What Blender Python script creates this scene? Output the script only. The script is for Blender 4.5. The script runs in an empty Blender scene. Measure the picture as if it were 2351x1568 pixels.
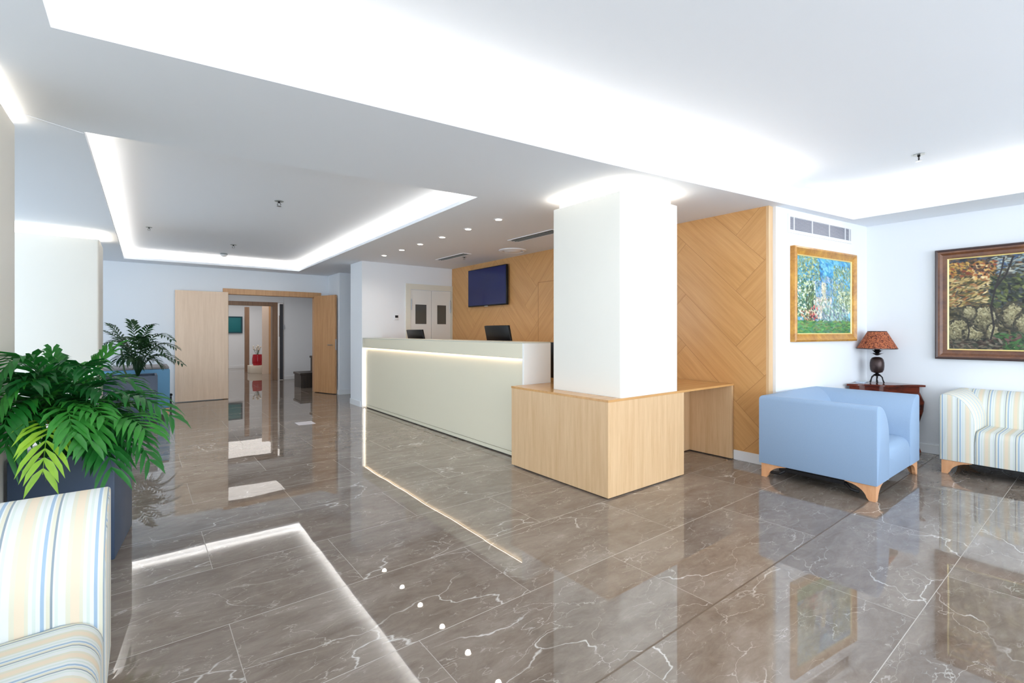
import bpy, bmesh, math, random
import numpy as np
from mathutils import Vector, Matrix
from mathutils.geometry import tessellate_polygon

random.seed(7)
C = bpy.context.scene.collection
S = bpy.context.scene

# ------------------------------------------------------------------ camera
F, CX, HY, EYE = 1092.0, 1175.5, 761.5, 1.27      # focal length, centre, horizon row (px of the 2351x1568 frame), eye height
YAW = math.atan(850.5 / F)
cy_, sy_ = math.cos(YAW), math.sin(YAW)
cam = bpy.data.cameras.new('camera')
cam.sensor_width = 36.0
cam.lens = F * 36.0 / 2351.0
cam.shift_y = -(784.0 - HY) / 2351.0
cam.clip_start = 0.05
co = bpy.data.objects.new('camera', cam); C.objects.link(co)
co.location = (0, 0, EYE)
co.rotation_euler = (math.radians(90), 0, -YAW)
S.camera = co

# ------------------------------------------------------------------ colour, exposure, world
S.view_settings.view_transform = 'Standard'
S.view_settings.look = 'None'
S.view_settings.gamma = 1
S.view_settings.exposure = 0.19
S.view_settings.use_curve_mapping = False
S.cycles.use_denoising = True
S.cycles.use_adaptive_sampling = True
S.cycles.adaptive_threshold = 0.03
S.cycles.max_bounces = 7
S.cycles.diffuse_bounces = 5
S.cycles.glossy_bounces = 3
S.cycles.sample_clamp_indirect = 6
W = bpy.data.worlds.new('daylight'); S.world = W
W.use_nodes = True
W.node_tree.nodes['Background'].inputs[0].default_value = (0.80, 0.90, 1.0, 1)
W.node_tree.nodes['Background'].inputs[1].default_value = 2.0

def area(name, loc, direction, sx, sy, power, color, spread=180):
    l = bpy.data.lights.new(name, 'AREA'); l.shape = 'RECTANGLE'; l.size = sx; l.size_y = sy
    l.energy = power; l.color = color; l.spread = math.radians(spread)
    o = bpy.data.objects.new(name, l); C.objects.link(o); o.location = loc
    d = Vector(direction)
    o.rotation_euler = d.to_track_quat('-Z', 'Y').to_euler()
    return o

DAY = (0.80, 0.90, 1.0)
WARM = (1.0, 0.93, 0.82)
# daylight through the glazed front behind the camera and the glazed left side
area('daylight_front', (1.6, -3.32, 1.25), (0, 1, 0), 9.0, 2.2, 226, DAY)
area('daylight_left', (-3.1, 6.6, 1.25), (1, 0, 0), 5.0, 2.2, 62, (0.58, 0.80, 1.0))
area('daylight_left', (-3.1, 0.2, 1.25), (1, 0, 0), 5.0, 2.2, 32, (0.72, 0.87, 1.0))

# ------------------------------------------------------------------ materials
def srgb(r, g, b):
    f = lambda c: c / 12.92 if c <= 0.04045 else ((c + 0.055) / 1.055) ** 2.4
    return (f(r / 255), f(g / 255), f(b / 255), 1)

def mat(name, col, rough=0.5, metal=0.0, spec=0.5, coat=0.0):
    m = bpy.data.materials.new(name); m.use_nodes = True
    b = m.node_tree.nodes['Principled BSDF']
    b.inputs['Base Color'].default_value = col
    b.inputs['Roughness'].default_value = rough
    b.inputs['Metallic'].default_value = metal
    b.inputs['Specular IOR Level'].default_value = spec
    b.inputs['Coat Weight'].default_value = coat
    return m

class NT:
    def __init__(s, m): s.t = m.node_tree; s.b = s.t.nodes['Principled BSDF']
    def n(s, kind, **kw):
        x = s.t.nodes.new(kind)
        for k, v in kw.items(): setattr(x, k, v)
        return x
    def l(s, a, b): s.t.links.new(a, b)
    def math(s, op, a, b=None, clamp=False):
        x = s.n('ShaderNodeMath', operation=op); x.use_clamp = clamp
        for i, v in enumerate((a, b)):
            if v is None: continue
            if isinstance(v, (int, float)): x.inputs[i].default_value = v
            else: s.l(v, x.inputs[i])
        return x.outputs[0]
    def mix(s, f, a, b):
        x = s.n('ShaderNodeMix', data_type='RGBA')
        for i, v in ((0, f), (6, a), (7, b)):
            if isinstance(v, (int, float, tuple)): x.inputs[i].default_value = v
            else: s.l(v, x.inputs[i])
        return x.outputs[2]
    def ramp(s, f, stops, interp='LINEAR'):
        x = s.n('ShaderNodeValToRGB'); x.color_ramp.interpolation = interp
        e = x.color_ramp.elements
        while len(e) < len(stops): e.new(0.5)
        for k, (p, c) in enumerate(stops): e[k].position = p; e[k].color = c
        s.l(f, x.inputs[0]); return x.outputs[0]
    def coords(s, out='Object', scale=(1, 1, 1), rot=(0, 0, 0), loc=(0, 0, 0)):
        c = s.n('ShaderNodeTexCoord'); m = s.n('ShaderNodeMapping')
        m.inputs['Scale'].default_value = scale; m.inputs['Rotation'].default_value = rot; m.inputs['Location'].default_value = loc
        s.l(c.outputs[out], m.inputs[0]); return m.outputs[0]
    def noise(s, v, scale, detail=4, rough=0.55, dist=0.0):
        x = s.n('ShaderNodeTexNoise'); s.l(v, x.inputs['Vector'])
        x.inputs['Scale'].default_value = scale; x.inputs['Detail'].default_value = detail
        x.inputs['Roughness'].default_value = rough; x.inputs['Distortion'].default_value = dist
        return x.outputs['Fac']
    def bump(s, h, strength=0.2, dist=0.001):
        x = s.n('ShaderNodeBump'); x.inputs['Strength'].default_value = strength; x.inputs['Distance'].default_value = dist
        s.l(h, x.inputs['Height']); s.l(x.outputs[0], s.b.inputs['Normal'])

def wood(name, c1, c2, rough=0.38, scale=(16, 16, 0.9), out='Object', fine=1.0):
    m = mat(name, c1, rough); t = NT(m)
    v = t.coords(out, scale)
    a = t.noise(v, 1.6, 5, 0.6, 0.25)
    b = t.noise(v, 7.0 * fine, 3, 0.6)
    f = t.math('ADD', t.math('MULTIPLY', a, 0.7), t.math('MULTIPLY', b, 0.3))
    t.l(t.ramp(f, [(0.36, c2), (0.62, c1)]), t.b.inputs['Base Color'])
    t.bump(f, 0.08, 0.001)
    return m

M = {}
def plaster(name, col, rough=0.75):
    m = mat(name, col, rough, spec=0.3); t = NT(m)
    v = t.coords('Object'); t.bump(t.noise(v, 90, 2), 0.05, 0.001)
    return m
M['wall'] = plaster('white_wall_paint', srgb(235, 238, 242))
M['ceiling'] = plaster('white_ceiling_paint', srgb(234, 237, 242))
M['column'] = plaster('ivory_column_paint', srgb(240, 236, 226), 0.5)
M['base'] = mat('white_skirting', srgb(236, 238, 240), 0.35)
M['cream'] = mat('cream_counter_lacquer', srgb(230, 222, 198), 0.35)
M['creamtop'] = mat('cream_counter_edge', srgb(205, 203, 188), 0.3)
M['white_lacquer'] = mat('white_lacquer', srgb(243, 243, 240), 0.25)
M['darkgap'] = mat('dark_shadow_gap', srgb(40, 36, 32), 0.6)
M['oak'] = wood('light_oak_veneer', srgb(222, 188, 146), srgb(208, 170, 126))
M['oaktop'] = wood('oak_worktop', srgb(214, 164, 104), srgb(196, 144, 86), 0.22, (0.9, 16, 16))
M['oak_pale'] = wood('pale_oak_door', srgb(238, 210, 182), srgb(228, 198, 168))
M['oak_frame'] = wood('oak_frame', srgb(205, 158, 112), srgb(186, 138, 92))
M['oak_dark'] = wood('darker_oak_frame', srgb(150, 118, 92), srgb(124, 96, 74))
M['leg_wood'] = wood('beech_leg', srgb(222, 168, 124), srgb(206, 148, 104), 0.35, (20, 20, 3))
M['mahogany'] = wood('red_mahogany', srgb(112, 44, 26), srgb(58, 20, 14), 0.12, (3, 3, 12))
M['dark_wood'] = wood('dark_step_wood', srgb(56, 44, 34), srgb(32, 25, 20), 0.4)
M['black'] = mat('black_plastic', srgb(14, 14, 16), 0.35, spec=0.3)
M['black_metal'] = mat('black_metal', srgb(24, 24, 28), 0.4, 0.4)
M['screen'] = mat('black_glass_screen', srgb(12, 30, 92), 0.06, 0, 0.5)
M['chrome'] = mat('brushed_steel', srgb(190, 192, 195), 0.28, 1.0)
M['bronze'] = mat('dark_bronze', srgb(62, 48, 46), 0.28, 0.55)
M['bronze2'] = mat('blackened_bronze', srgb(26, 22, 24), 0.35, 0.5)
M['glass_dark'] = mat('dark_door_glass', srgb(82, 80, 74), 0.1)
M['teal'] = mat('teal_canvas', srgb(20, 116, 124), 0.6)
M['red'] = mat('red_glaze', srgb(170, 14, 36), 0.25)
M['stone_white'] = mat('white_stone', srgb(222, 212, 196), 0.4)
M['grille'] = mat('white_grille', srgb(236, 236, 238), 0.4)
M['grille_back'] = mat('grille_cavity', srgb(120, 120, 128), 0.8)
M['grille_slat'] = mat('pale_grey_slat', srgb(188, 188, 196), 0.4)
M['vent_dark'] = mat('vent_cavity', srgb(50, 54, 56), 0.8)
M['vent_slat'] = mat('vent_slat_grey', srgb(150, 156, 156), 0.4, 0.3)
M['thermo'] = mat('thermostat_white', srgb(230, 230, 232), 0.4)
M['soil'] = mat('planter_soil', srgb(28, 24, 20), 0.9)
M['trim_white'] = mat('cream_door_frame', srgb(226, 222, 208), 0.4)
M['door_white'] = mat('white_door_leaf', srgb(232, 230, 224), 0.4)
M['plate'] = mat('pale_floor_plate', srgb(226, 222, 228), 0.3, 0.2)
M['blue_fab2'] = mat('pale_blue_fabric', srgb(106, 158, 196), 0.8)
M['taupe'] = mat('taupe_fabric', srgb(150, 146, 146), 0.8)

def emis(name, col, strength):
    m = bpy.data.materials.new(name); m.use_nodes = True
    b = m.node_tree.nodes['Principled BSDF']
    b.inputs['Base Color'].default_value = col
    b.inputs['Emission Color'].default_value = col
    b.inputs['Emission Strength'].default_value = strength
    return m
M['lamp_lit'] = emis('lit_downlight', (1.0, 0.86, 0.70, 1), 14)
M['led'] = emis('lit_led_strip', (1.0, 0.90, 0.76, 1), 2.2)

# planter resin
m = mat('anthracite_planter', srgb(58, 74, 98), 0.42); t = NT(m)
t.bump(t.noise(t.coords('Object'), 60, 3), 0.06, 0.001); M['planter'] = m

# blue fabric
m = mat('light_blue_fabric', srgb(150, 178, 208), 0.55, spec=0.35); t = NT(m)
v = t.coords('Object', (1, 1, 1))
nz = t.noise(v, 260, 2)
t.l(t.mix(nz, srgb(132, 156, 184), srgb(150, 174, 202)), t.b.inputs['Base Color'])
t.bump(nz, 0.12, 0.001); M['blue'] = m

# striped fabric : stripes follow UV.x in metres
def stripes(name, period=0.118):
    m = mat(name, srgb(225, 225, 215), 0.7, spec=0.25); t = NT(m)
    uv = t.n('ShaderNodeUVMap'); sp = t.n('ShaderNodeSeparateXYZ'); t.l(uv.outputs[0], sp.inputs[0])
    f = t.math('FRACT', t.math('DIVIDE', t.math('ADD', sp.outputs[0], 20.0), period))
    Wt, Iv = srgb(222, 224, 220), srgb(216, 212, 192)
    Or, Bl, Gy, Gn = srgb(226, 210, 186), srgb(158, 180, 200), srgb(142, 154, 162), srgb(208, 216, 208)
    t.l(t.ramp(f, [(0.0, Or), (0.17, Iv), (0.26, Wt), (0.40, Gn), (0.46, Wt), (0.50, Gy), (0.545, Iv), (0.62, Wt), (0.65, Bl), (0.72, Wt),
                   (0.80, Gn), (0.86, Wt), (0.93, Iv)], 'CONSTANT'), t.b.inputs['Base Color'])
    t.bump(t.noise(uv.outputs[0], 700, 1), 0.1, 0.001)
    return m
M['stripe'] = stripes('striped_upholstery')

# patterned lamp shade
m = mat('patterned_shade', srgb(170, 96, 62), 0.8); t = NT(m)
v = t.coords('Object'); a = t.noise(v, 70, 2, 0.5, 1.5)
t.l(t.ramp(a, [(0.43, srgb(70, 26, 18)), (0.48, srgb(156, 80, 48)), (0.6, srgb(186, 110, 72))], 'LINEAR'), t.b.inputs['Base Color']); M['shade'] = m

# foliage
def leaf(name, c1, c2):
    m = mat(name, c1, 0.35, spec=0.5); t = NT(m)
    a = t.noise(t.coords('Object'), 14, 2)
    t.l(t.mix(a, c1, c2), t.b.inputs['Base Color'])
    tr = t.n('ShaderNodeBsdfTranslucent'); tr.inputs[0].default_value = c2
    mx = t.n('ShaderNodeMixShader'); mx.inputs[0].default_value = 0.22
    out = [x for x in t.t.nodes if x.type == 'OUTPUT_MATERIAL'][0]
    t.l(t.b.outputs[0], mx.inputs[1]); t.l(tr.outputs[0], mx.inputs[2]); t.l(mx.outputs[0], out.inputs[0])
    return m
M['leaf_a'] = leaf('leaf_green', srgb(18, 84, 32), srgb(40, 128, 46))
M['leaf_b'] = leaf('leaf_mid_green', srgb(28, 104, 36), srgb(66, 150, 52))
M['leaf_c'] = leaf('leaf_yellow_green', srgb(104, 164, 30), srgb(176, 214, 66))
M['leaf_d'] = leaf('leaf_dark_green', srgb(18, 48, 26), srgb(44, 86, 42))
M['leaf_e'] = leaf('leaf_deep_green', srgb(14, 66, 28), srgb(30, 104, 42))
M['stem'] = mat('green_stem', srgb(66, 92, 50), 0.5)

# polished marble floor
TW, TL, TY0 = 0.608, 1.2, 2.385
m = mat('polished_grey_brown_marble', srgb(130, 118, 108), 0.015, spec=0.5); t = NT(m); t.b.inputs['IOR'].default_value = 1.62
tc = t.n('ShaderNodeTexCoord'); sp = t.n('ShaderNodeSeparateXYZ'); t.l(tc.outputs['Object'], sp.inputs[0])
row = t.math('FLOOR', t.math('DIVIDE', t.math('SUBTRACT', sp.outputs[1], TY0), TW))
fy = t.math('FRACT', t.math('DIVIDE', t.math('ADD', t.math('SUBTRACT', sp.outputs[1], TY0), TW * 40), TW))
odd = t.math('FRACT', t.math('MULTIPLY', t.math('ADD', row, 100), 0.5))       # 0 or .5
xs = t.math('DIVIDE', t.math('ADD', t.math('SUBTRACT', sp.outputs[0], 0.30 + TL / 2), TL * 40), TL)
xo = t.math('ADD', xs, odd)
fx = t.math('FRACT', xo); col = t.math('FLOOR', xo)
jy = t.math('LESS_THAN', t.math('MINIMUM', fy, t.math('SUBTRACT', 1.0, fy)), 0.0026)
jx = t.math('LESS_THAN', t.math('MINIMUM', fx, t.math('SUBTRACT', 1.0, fx)), 0.0013)
joint = t.math('MAXIMUM', jx, jy)
# one offset per tile so veins break at the joints
cmb = t.n('ShaderNodeCombineXYZ'); t.l(t.math('MULTIPLY', col, 7.31), cmb.inputs[0]); t.l(t.math('MULTIPLY', row, 3.77), cmb.inputs[1]); t.l(t.math('MULTIPLY', row, 1.9), cmb.inputs[2])
add = t.n('ShaderNodeVectorMath', operation='ADD'); t.l(tc.outputs['Object'], add.inputs[0]); t.l(cmb.outputs[0], add.inputs[1])
P = add.outputs[0]
mp = t.n('ShaderNodeMapping'); mp.inputs['Scale'].default_value = (0.75, 1.7, 1); mp.inputs['Rotation'].default_value = (0, 0, 0.35); t.l(P, mp.inputs[0]); PS = mp.outputs[0]
cloud = t.noise(PS, 2.2, 7, 0.66, 0.6)
cloud2 = t.noise(PS, 9, 6, 0.7, 1.0)
fl = t.math('ADD', t.math('MULTIPLY', cloud, 0.62), t.math('MULTIPLY', cloud2, 0.38))
basec = t.ramp(fl, [(0.30, srgb(98, 86, 76)), (0.48, srgb(126, 114, 103)), (0.60, srgb(140, 129, 119)), (0.74, srgb(170, 162, 154))])
def vein(scale, w, lo, hi, dist, seed):
    nn = t.n('ShaderNodeTexNoise'); t.l(PS, nn.inputs['Vector']); nn.inputs['Scale'].default_value = scale * 1.3; nn.inputs['Detail'].default_value = 5
    mm = t.n('ShaderNodeVectorMath', operation='SCALE'); mm.inputs['Scale'].default_value = dist; t.l(nn.outputs['Color'], mm.inputs[0])
    aa = t.n('ShaderNodeVectorMath', operation='ADD'); t.l(PS, aa.inputs[0]); t.l(mm.outputs[0], aa.inputs[1])
    vo = t.n('ShaderNodeTexVoronoi', feature='DISTANCE_TO_EDGE'); vo.inputs['Scale'].default_value = scale; t.l(aa.outputs[0], vo.inputs['Vector'])
    line = t.ramp(vo.outputs['Distance'], [(0.0, (1, 1, 1, 1)), (w, (0, 0, 0, 1))])
    sh = t.n('ShaderNodeVectorMath', operation='ADD'); sh.inputs[1].default_value = (seed, seed * 2, 0); t.l(PS, sh.inputs[0])
    mask = t.ramp(t.noise(sh.outputs[0], scale * 0.9, 3), [(lo, (0, 0, 0, 1)), (hi, (1, 1, 1, 1))])
    return t.math('MULTIPLY', line, mask)
v1 = vein(1.4, 0.0075, 0.48, 0.58, 0.55, 3.0)
v2 = vein(3.8, 0.013, 0.46, 0.58, 0.35, 11.0)
v3 = vein(8.5, 0.022, 0.50, 0.64, 0.2, 23.0)
c1 = t.mix(t.math('MULTIPLY', v1, 0.75), basec, srgb(226, 222, 216))
c2 = t.mix(t.math('MULTIPLY', v2, 0.5), c1, srgb(214, 208, 200))
c2 = t.mix(t.math('MULTIPLY', v3, 0.4), c2, srgb(208, 202, 196))
c3 = t.mix(t.math('MAXIMUM', jy, t.math('MULTIPLY', jx, 0.45)), c2, srgb(178, 171, 162))
# one wider brown joint where the two floor halves meet
wj = t.math('LESS_THAN', t.math('ABSOLUTE', t.math('SUBTRACT', sp.outputs[1], TY0 - 2 * TW)), 0.0045)
c4 = t.mix(wj, c3, srgb(96, 80, 64))
t.l(c4, t.b.inputs['Base Color'])
jr = t.math('MAXIMUM', joint, wj)
t.l(t.math('ADD', t.math('MULTIPLY', jr, 0.35), 0.012), t.b.inputs['Roughness'])
sc = t.n('ShaderNodeVectorMath', operation='SCALE'); sc.inputs['Scale'].default_value = 1.0; t.l(P, sc.inputs[0])
wav = t.noise(sc.outputs[0], 2.2, 1, 0.4)
t.bump(wav, 0.22, 0.003)
M['floor'] = m

# herringbone veneer (UV: u along the board, v across)
m = mat('oak_herringbone_veneer', srgb(212, 160, 98), 0.36); t = NT(m)
uv = t.n('ShaderNodeUVMap'); mp = t.n('ShaderNodeMapping'); mp.inputs['Scale'].default_value = (0.7, 9, 1); t.l(uv.outputs[0], mp.inputs[0])
a = t.noise(mp.outputs[0], 2.0, 4, 0.6, 0.2); mp2 = t.n('ShaderNodeMapping'); mp2.inputs['Scale'].default_value = (1.5, 60, 1); t.l(uv.outputs[0], mp2.inputs[0])
b = t.noise(mp2.outputs[0], 1.0, 3, 0.6)
f = t.math('ADD', t.math('MULTIPLY', a, 0.62), t.math('MULTIPLY', b, 0.38))
at_ = t.n('ShaderNodeAttribute', attribute_name='tint')
base = t.ramp(f, [(0.34, srgb(200, 150, 92)), (0.5, srgb(212, 162, 104)), (0.68, srgb(222, 174, 116))])
t.l(t.mix(t.math('MULTIPLY', at_.outputs['Fac'], 0.30), base, srgb(190, 138, 82)), t.b.inputs['Base Color'])
t.bump(f, 0.06, 0.001); M['herring'] = m
M['groove'] = mat('veneer_groove', srgb(160, 110, 62), 0.6)

# painted canvas reads a colour attribute
m = mat('oil_paint_on_canvas', (1, 1, 1, 1), 0.45); t = NT(m)
at_ = t.n('ShaderNodeAttribute', attribute_name='paint'); t.l(at_.outputs['Color'], t.b.inputs['Base Color'])
t.bump(t.noise(t.coords('Object'), 120, 3), 0.3, 0.001); M['canvas'] = m
M['gold'] = wood('gilt_frame', srgb(206, 152, 62), srgb(164, 108, 40), 0.28, (6, 6, 6))
M['gold_light'] = mat('pale_gilt_edge', srgb(240, 214, 140), 0.3, 0.2)
M['slip'] = mat('cream_frame_slip', srgb(232, 222, 200), 0.5)
M['frame_brown'] = wood('brown_frame', srgb(116, 72, 42), srgb(84, 48, 30), 0.3, (6, 6, 6))
M['frame_dark'] = mat('dark_frame_edge', srgb(66, 46, 42), 0.35)

# ------------------------------------------------------------------ mesh helpers
def link(name, bm, m, parent=None, smooth=False, angle=35, loc=None):
    me = bpy.data.meshes.new(name)
    bmesh.ops.recalc_face_normals(bm, faces=bm.faces)
    bm.to_mesh(me); bm.free()
    if isinstance(m, (list, tuple)):
        for x in m: me.materials.append(x)
    else: me.materials.append(m)
    o = bpy.data.objects.new(name, me); C.objects.link(o)
    if parent: o.parent = parent
    if loc: o.location = loc
    if smooth:
        for p in me.polygons: p.use_smooth = True
        me.set_sharp_from_angle(angle=math.radians(angle))
    return o

def box(bm, x0, x1, y0, y1, z0, z1, bev=0.0, seg=2, mi=0):
    vs = [bm.verts.new((x, y, z)) for z in (z0, z1) for y in (y0, y1) for x in (x0, x1)]
    idx = [(0, 1, 3, 2), (4, 6, 7, 5), (0, 4, 5, 1), (2, 3, 7, 6), (0, 2, 6, 4), (1, 5, 7, 3)]
    fs = [bm.faces.new([vs[i] for i in q]) for q in idx]
    for f in fs: f.material_index = mi
    if bev > 0:
        es = list({e for f in fs for e in f.edges})
        bmesh.ops.bevel(bm, geom=es, offset=bev, segments=seg, profile=0.5, affect='EDGES')
    return fs

def mbox(name, x0, x1, y0, y1, z0, z1, m, parent=None, bev=0.0, seg=2):
    bm = bmesh.new(); box(bm, x0, x1, y0, y1, z0, z1, bev, seg)
    return link(name, bm, m, parent, smooth=bev > 0)

def quad(bm, pts, mi=0):
    f = bm.faces.new([bm.verts.new(p) for p in pts]); f.material_index = mi; return f

def tube(bm, pts, r, seg=8, caps=True):
    pts = [Vector(p) for p in pts]; rings = []
    rs = r if isinstance(r, (list, tuple)) else [r] * len(pts)
    for i, p in enumerate(pts):
        d = (pts[min(i + 1, len(pts) - 1)] - pts[max(i - 1, 0)]).normalized()
        up = Vector((0, 0, 1)) if abs(d.z) < 0.9 else Vector((1, 0, 0))
        a = d.cross(up).normalized(); b = d.cross(a).normalized()
        rings.append([bm.verts.new(p + (a * math.cos(2 * math.pi * k / seg) + b * math.sin(2 * math.pi * k / seg)) * rs[i]) for k in range(seg)])
    for i in range(len(rings) - 1):
        for k in range(seg):
            bm.faces.new((rings[i][k], rings[i][(k + 1) % seg], rings[i + 1][(k + 1) % seg], rings[i + 1][k]))
    if caps: bm.faces.new(rings[0]); bm.faces.new(rings[-1])

def lathe(bm, prof, seg=32, c=(0, 0, 0), squash=None):
    rings = []
    for r, z in prof:
        if r < 1e-5: rings.append([bm.verts.new((c[0], c[1], c[2] + z))])
        else: rings.append([bm.verts.new((c[0] + r * math.cos(2 * math.pi * k / seg), c[1] + r * math.sin(2 * math.pi * k / seg), c[2] + z)) for k in range(seg)])
    for a, b in zip(rings, rings[1:]):
        for k in range(seg):
            k2 = (k + 1) % seg
            if len(a) == 1 and len(b) == 1: continue
            if len(a) == 1: bm.faces.new((a[0], b[k], b[k2]))
            elif len(b) == 1: bm.faces.new((a[k], a[k2], b[0]))
            else: bm.faces.new((a[k], a[k2], b[k2], b[k]))

def prism(bm, poly, axis, a0, a1):
    """poly of (p,q); axis 'x': (a,p,q)  'y': (p,a,q)  'z': (p,q,a)"""
    mk = {'x': lambda p, q, a: (a, p, q), 'y': lambda p, q, a: (p, a, q), 'z': lambda p, q, a: (p, q, a)}[axis]
    A = [bm.verts.new(mk(p, q, a0)) for p, q in poly]; B = [bm.verts.new(mk(p, q, a1)) for p, q in poly]
    n = len(poly); fs = [bm.faces.new(A), bm.faces.new(B)]
    for i in range(n): fs.append(bm.faces.new((A[i], A[(i + 1) % n], B[(i + 1) % n], B[i])))
    return fs

def empty(name, label, cat, loc=(0, 0, 0), rz=0.0, group=None):
    o = bpy.data.objects.new(name, None); C.objects.link(o)
    o.location = loc; o.rotation_euler = (0, 0, rz); o.empty_display_size = 0.1
    return tag(o, label, cat, group)
def tag(o, label, cat, group=None):
    o['label'] = label; o['category'] = cat
    if group: o['group'] = group
    return o
def struct(o): o['kind'] = 'structure'; return o
def copy_tree(o, parent=None):
    c = o.copy(); C.objects.link(c); c.parent = parent
    for ch in list(o.children): copy_tree(ch, c)
    return c

# ------------------------------------------------------------------ the room
ZC = 2.46                               # underside of the dropped ceiling
XL, XR, YF, YB = -3.2, 6.5, -3.4, 10.45
XW = 4.67                               # herringbone wall
A0, A1 = Vector((4.745, 2.02)), Vector((6.51, 1.785))     # wall with the blue-green painting

bm = bmesh.new(); box(bm, XL, 6.9, YF, 20.0, -0.1, 0.0)
struct(link('floor', bm, M['floor']))

# dropped ceiling with two coffers
def offset(poly, d):
    n = len(poly); out = []
    for i in range(n):
        p0, p1, p2 = Vector(poly[i - 1]), Vector(poly[i]), Vector(poly[(i + 1) % n])
        e1, e2 = (p1 - p0).normalized(), (p2 - p1).normalized()
        n1, n2 = Vector((e1.y, -e1.x)), Vector((e2.y, -e2.x))
        b = (n1 + n2); b = b / (1 + n1.dot(n2))
        out.append(tuple(p1 + b * d))
    return out
big = [(-0.28, -2.75), (5.88, -2.75), (5.96, 1.755), (2.60, 2.245), (-0.28, 2.574)]          # counter-clockwise
small = [(-0.27, 3.803), (2.345, 3.503), (2.447, 9.975), (-0.225, 9.985)]
bm = bmesh.new()
outer = [(XL, YF), (6.9, YF), (6.9, YB + 0.05), (XL, YB + 0.05)]
tri = tessellate_polygon([[Vector((x, y, 0)) for x, y in q] for q in (outer, big, small)])
vs = [bm.verts.new((x, y, ZC)) for x, y in outer + big + small]
for a, b, c in tri:
    if len({a, b, c}) == 3: bm.faces.new((vs[a], vs[b], vs[c]))
def coffer(poly, setback, zl, zt):
    off = offset(poly, setback); n = len(poly)
    for i in range(n):
        j = (i + 1) % n; a, b, c, d = poly[i], poly[j], off[i], off[j]
        quad(bm, [(*a, ZC), (*b, ZC), (*b, zl), (*a, zl)])
        quad(bm, [(*a, zl), (*b, zl), (*d, zl), (*c, zl)])
        quad(bm, [(*c, zl), (*d, zl), (*d, zt), (*c, zt)])
    bm.faces.new([bm.verts.new((*p, zt)) for p in off])
    return off
coffer(big, 0.20, 2.50, 2.74)
coffer(small, 0.12, 2.495, 2.63)
bmesh.ops.remove_doubles(bm, verts=bm.verts, dist=0.0005)
struct(link('ceiling', bm, M['ceiling']))

def cove(poly, inset, z, watts_per_m, skip=()):
    p = offset(poly, inset); n = len(p)
    for i in range(n):
        if i in skip: continue
        a, b = Vector(p[i]), Vector(p[(i + 1) % n]); L = (b - a).length; mid = (a + b) / 2
        o = area('cove_light', (mid.x, mid.y, z), (0, 0, 1), L - 0.02, 0.035, watts_per_m * L, WARM)
        ang = math.atan2(b.y - a.y, b.x - a.x)
        o.rotation_euler = (math.pi, 0, ang)
cove(big, 0.11, 2.515, 5.6)
cove(small, 0.065, 2.512, 2.6)

def wallbox(name, x0, x1, y0, y1, z0=0.0, z1=ZC + 0.3, m=None):
    return struct(mbox(name, x0, x1, y0, y1, z0, z1, m or M['wall']))

# right wall, slanted wall with grille, end of the veneered wall
wallbox('wall_right', XR, XR + 0.15, YF, 1.80)
bm = bmesh.new()
e = (A1 - A0).normalized(); nrm = Vector((e.y, -e.x))
q = [A0, A1 + e * 0.12, A1 + e * 0.12 - nrm * 0.15, A0 - nrm * 0.15]
prism(bm, [tuple(p) for p in q], 'z', 0, ZC + 0.1)
struct(link('wall_slanted', bm, M['wall']))

# herringbone wall : boards clipped to the wall rectangle
Y0w, Y1w, Z0w, Z1w = 2.075, 7.85, 0.095, ZC
def clip(poly, ax, val, keep_less):
    out = []
    for i in range(len(poly)):
        a, b = poly[i], poly[(i + 1) % len(poly)]
        ia = (a[ax] <= val) if keep_less else (a[ax] >= val); ib = (b[ax] <= val) if keep_less else (b[ax] >= val)
        if ia: out.append(a)
        if ia != ib:
            s = (val - a[ax]) / (b[ax] - a[ax]); out.append(tuple(a[k] + (b[k] - a[k]) * s for k in range(2)))
    return out
bm = bmesh.new(); uvl = bm.loops.layers.uv.new('UVMap'); tl = bm.faces.layers.float.new('tint')
wq, N3, P0, Q0, G = 0.55, 3, -1.79, 2.94, 0.002
rr = random.Random(3)
for i in range(-14, 10):
    for j in range(-4, 20):
        k = (j - i) % (2 * N3)
        if k == 0: pr_ = (P0 + i * wq, P0 + (i + 1) * wq, Q0 + j * wq, Q0 + (j + N3) * wq); along = 'q'
        elif k == N3 + 0: # crossing board starts here and runs through decreasing k, i.e. increasing i
            pr_ = None
        else: pr_ = None
        if pr_ is None and k == 2 * N3 - 1:      # lowest i of the crossing board in column j
            pr_ = (P0 + i * wq, P0 + (i + N3) * wq, Q0 + j * wq, Q0 + (j + 1) * wq); along = 'p'
        if pr_ is None: continue
        a, b, c, d = pr_[0] + G, pr_[1] - G, pr_[2] + G, pr_[3] - G
        cor = [(p, q_) for p, q_ in ((a, c), (b, c), (b, d), (a, d))]
        poly = [((q_ - p) / 2, (q_ + p) / 2) for p, q_ in cor]       # (Y, z)
        for ax, val, kl in ((0, Y0w, False), (0, Y1w, True), (1, Z0w, False), (1, Z1w, True)):
            poly = clip(poly, ax, val, kl)
            if len(poly) < 3: break
        if len(poly) < 3: continue
        clean = []
        for pt in poly:
            if not clean or (abs(pt[0] - clean[-1][0]) + abs(pt[1] - clean[-1][1])) > 1e-5: clean.append(pt)
        if len(clean) < 3: continue
        try: f = bm.faces.new([bm.verts.new((XW - 0.004, y, z)) for y, z in clean])
        except ValueError: continue
        f[tl] = rr.random(); oo = rr.random() * 9
        for lp in f.loops:
            y, z = lp.vert.co.y, lp.vert.co.z; p, q_ = (z - y) / 1.414, (z + y) / 1.414
            lp[uvl].uv = (q_ + oo, p) if along == 'q' else (p + oo, q_)
fs = box(bm, XW, XW + 0.08, Y0w, Y1w, 0.0, ZC + 0.1)
for f in fs: f.material_index = 1
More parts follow.
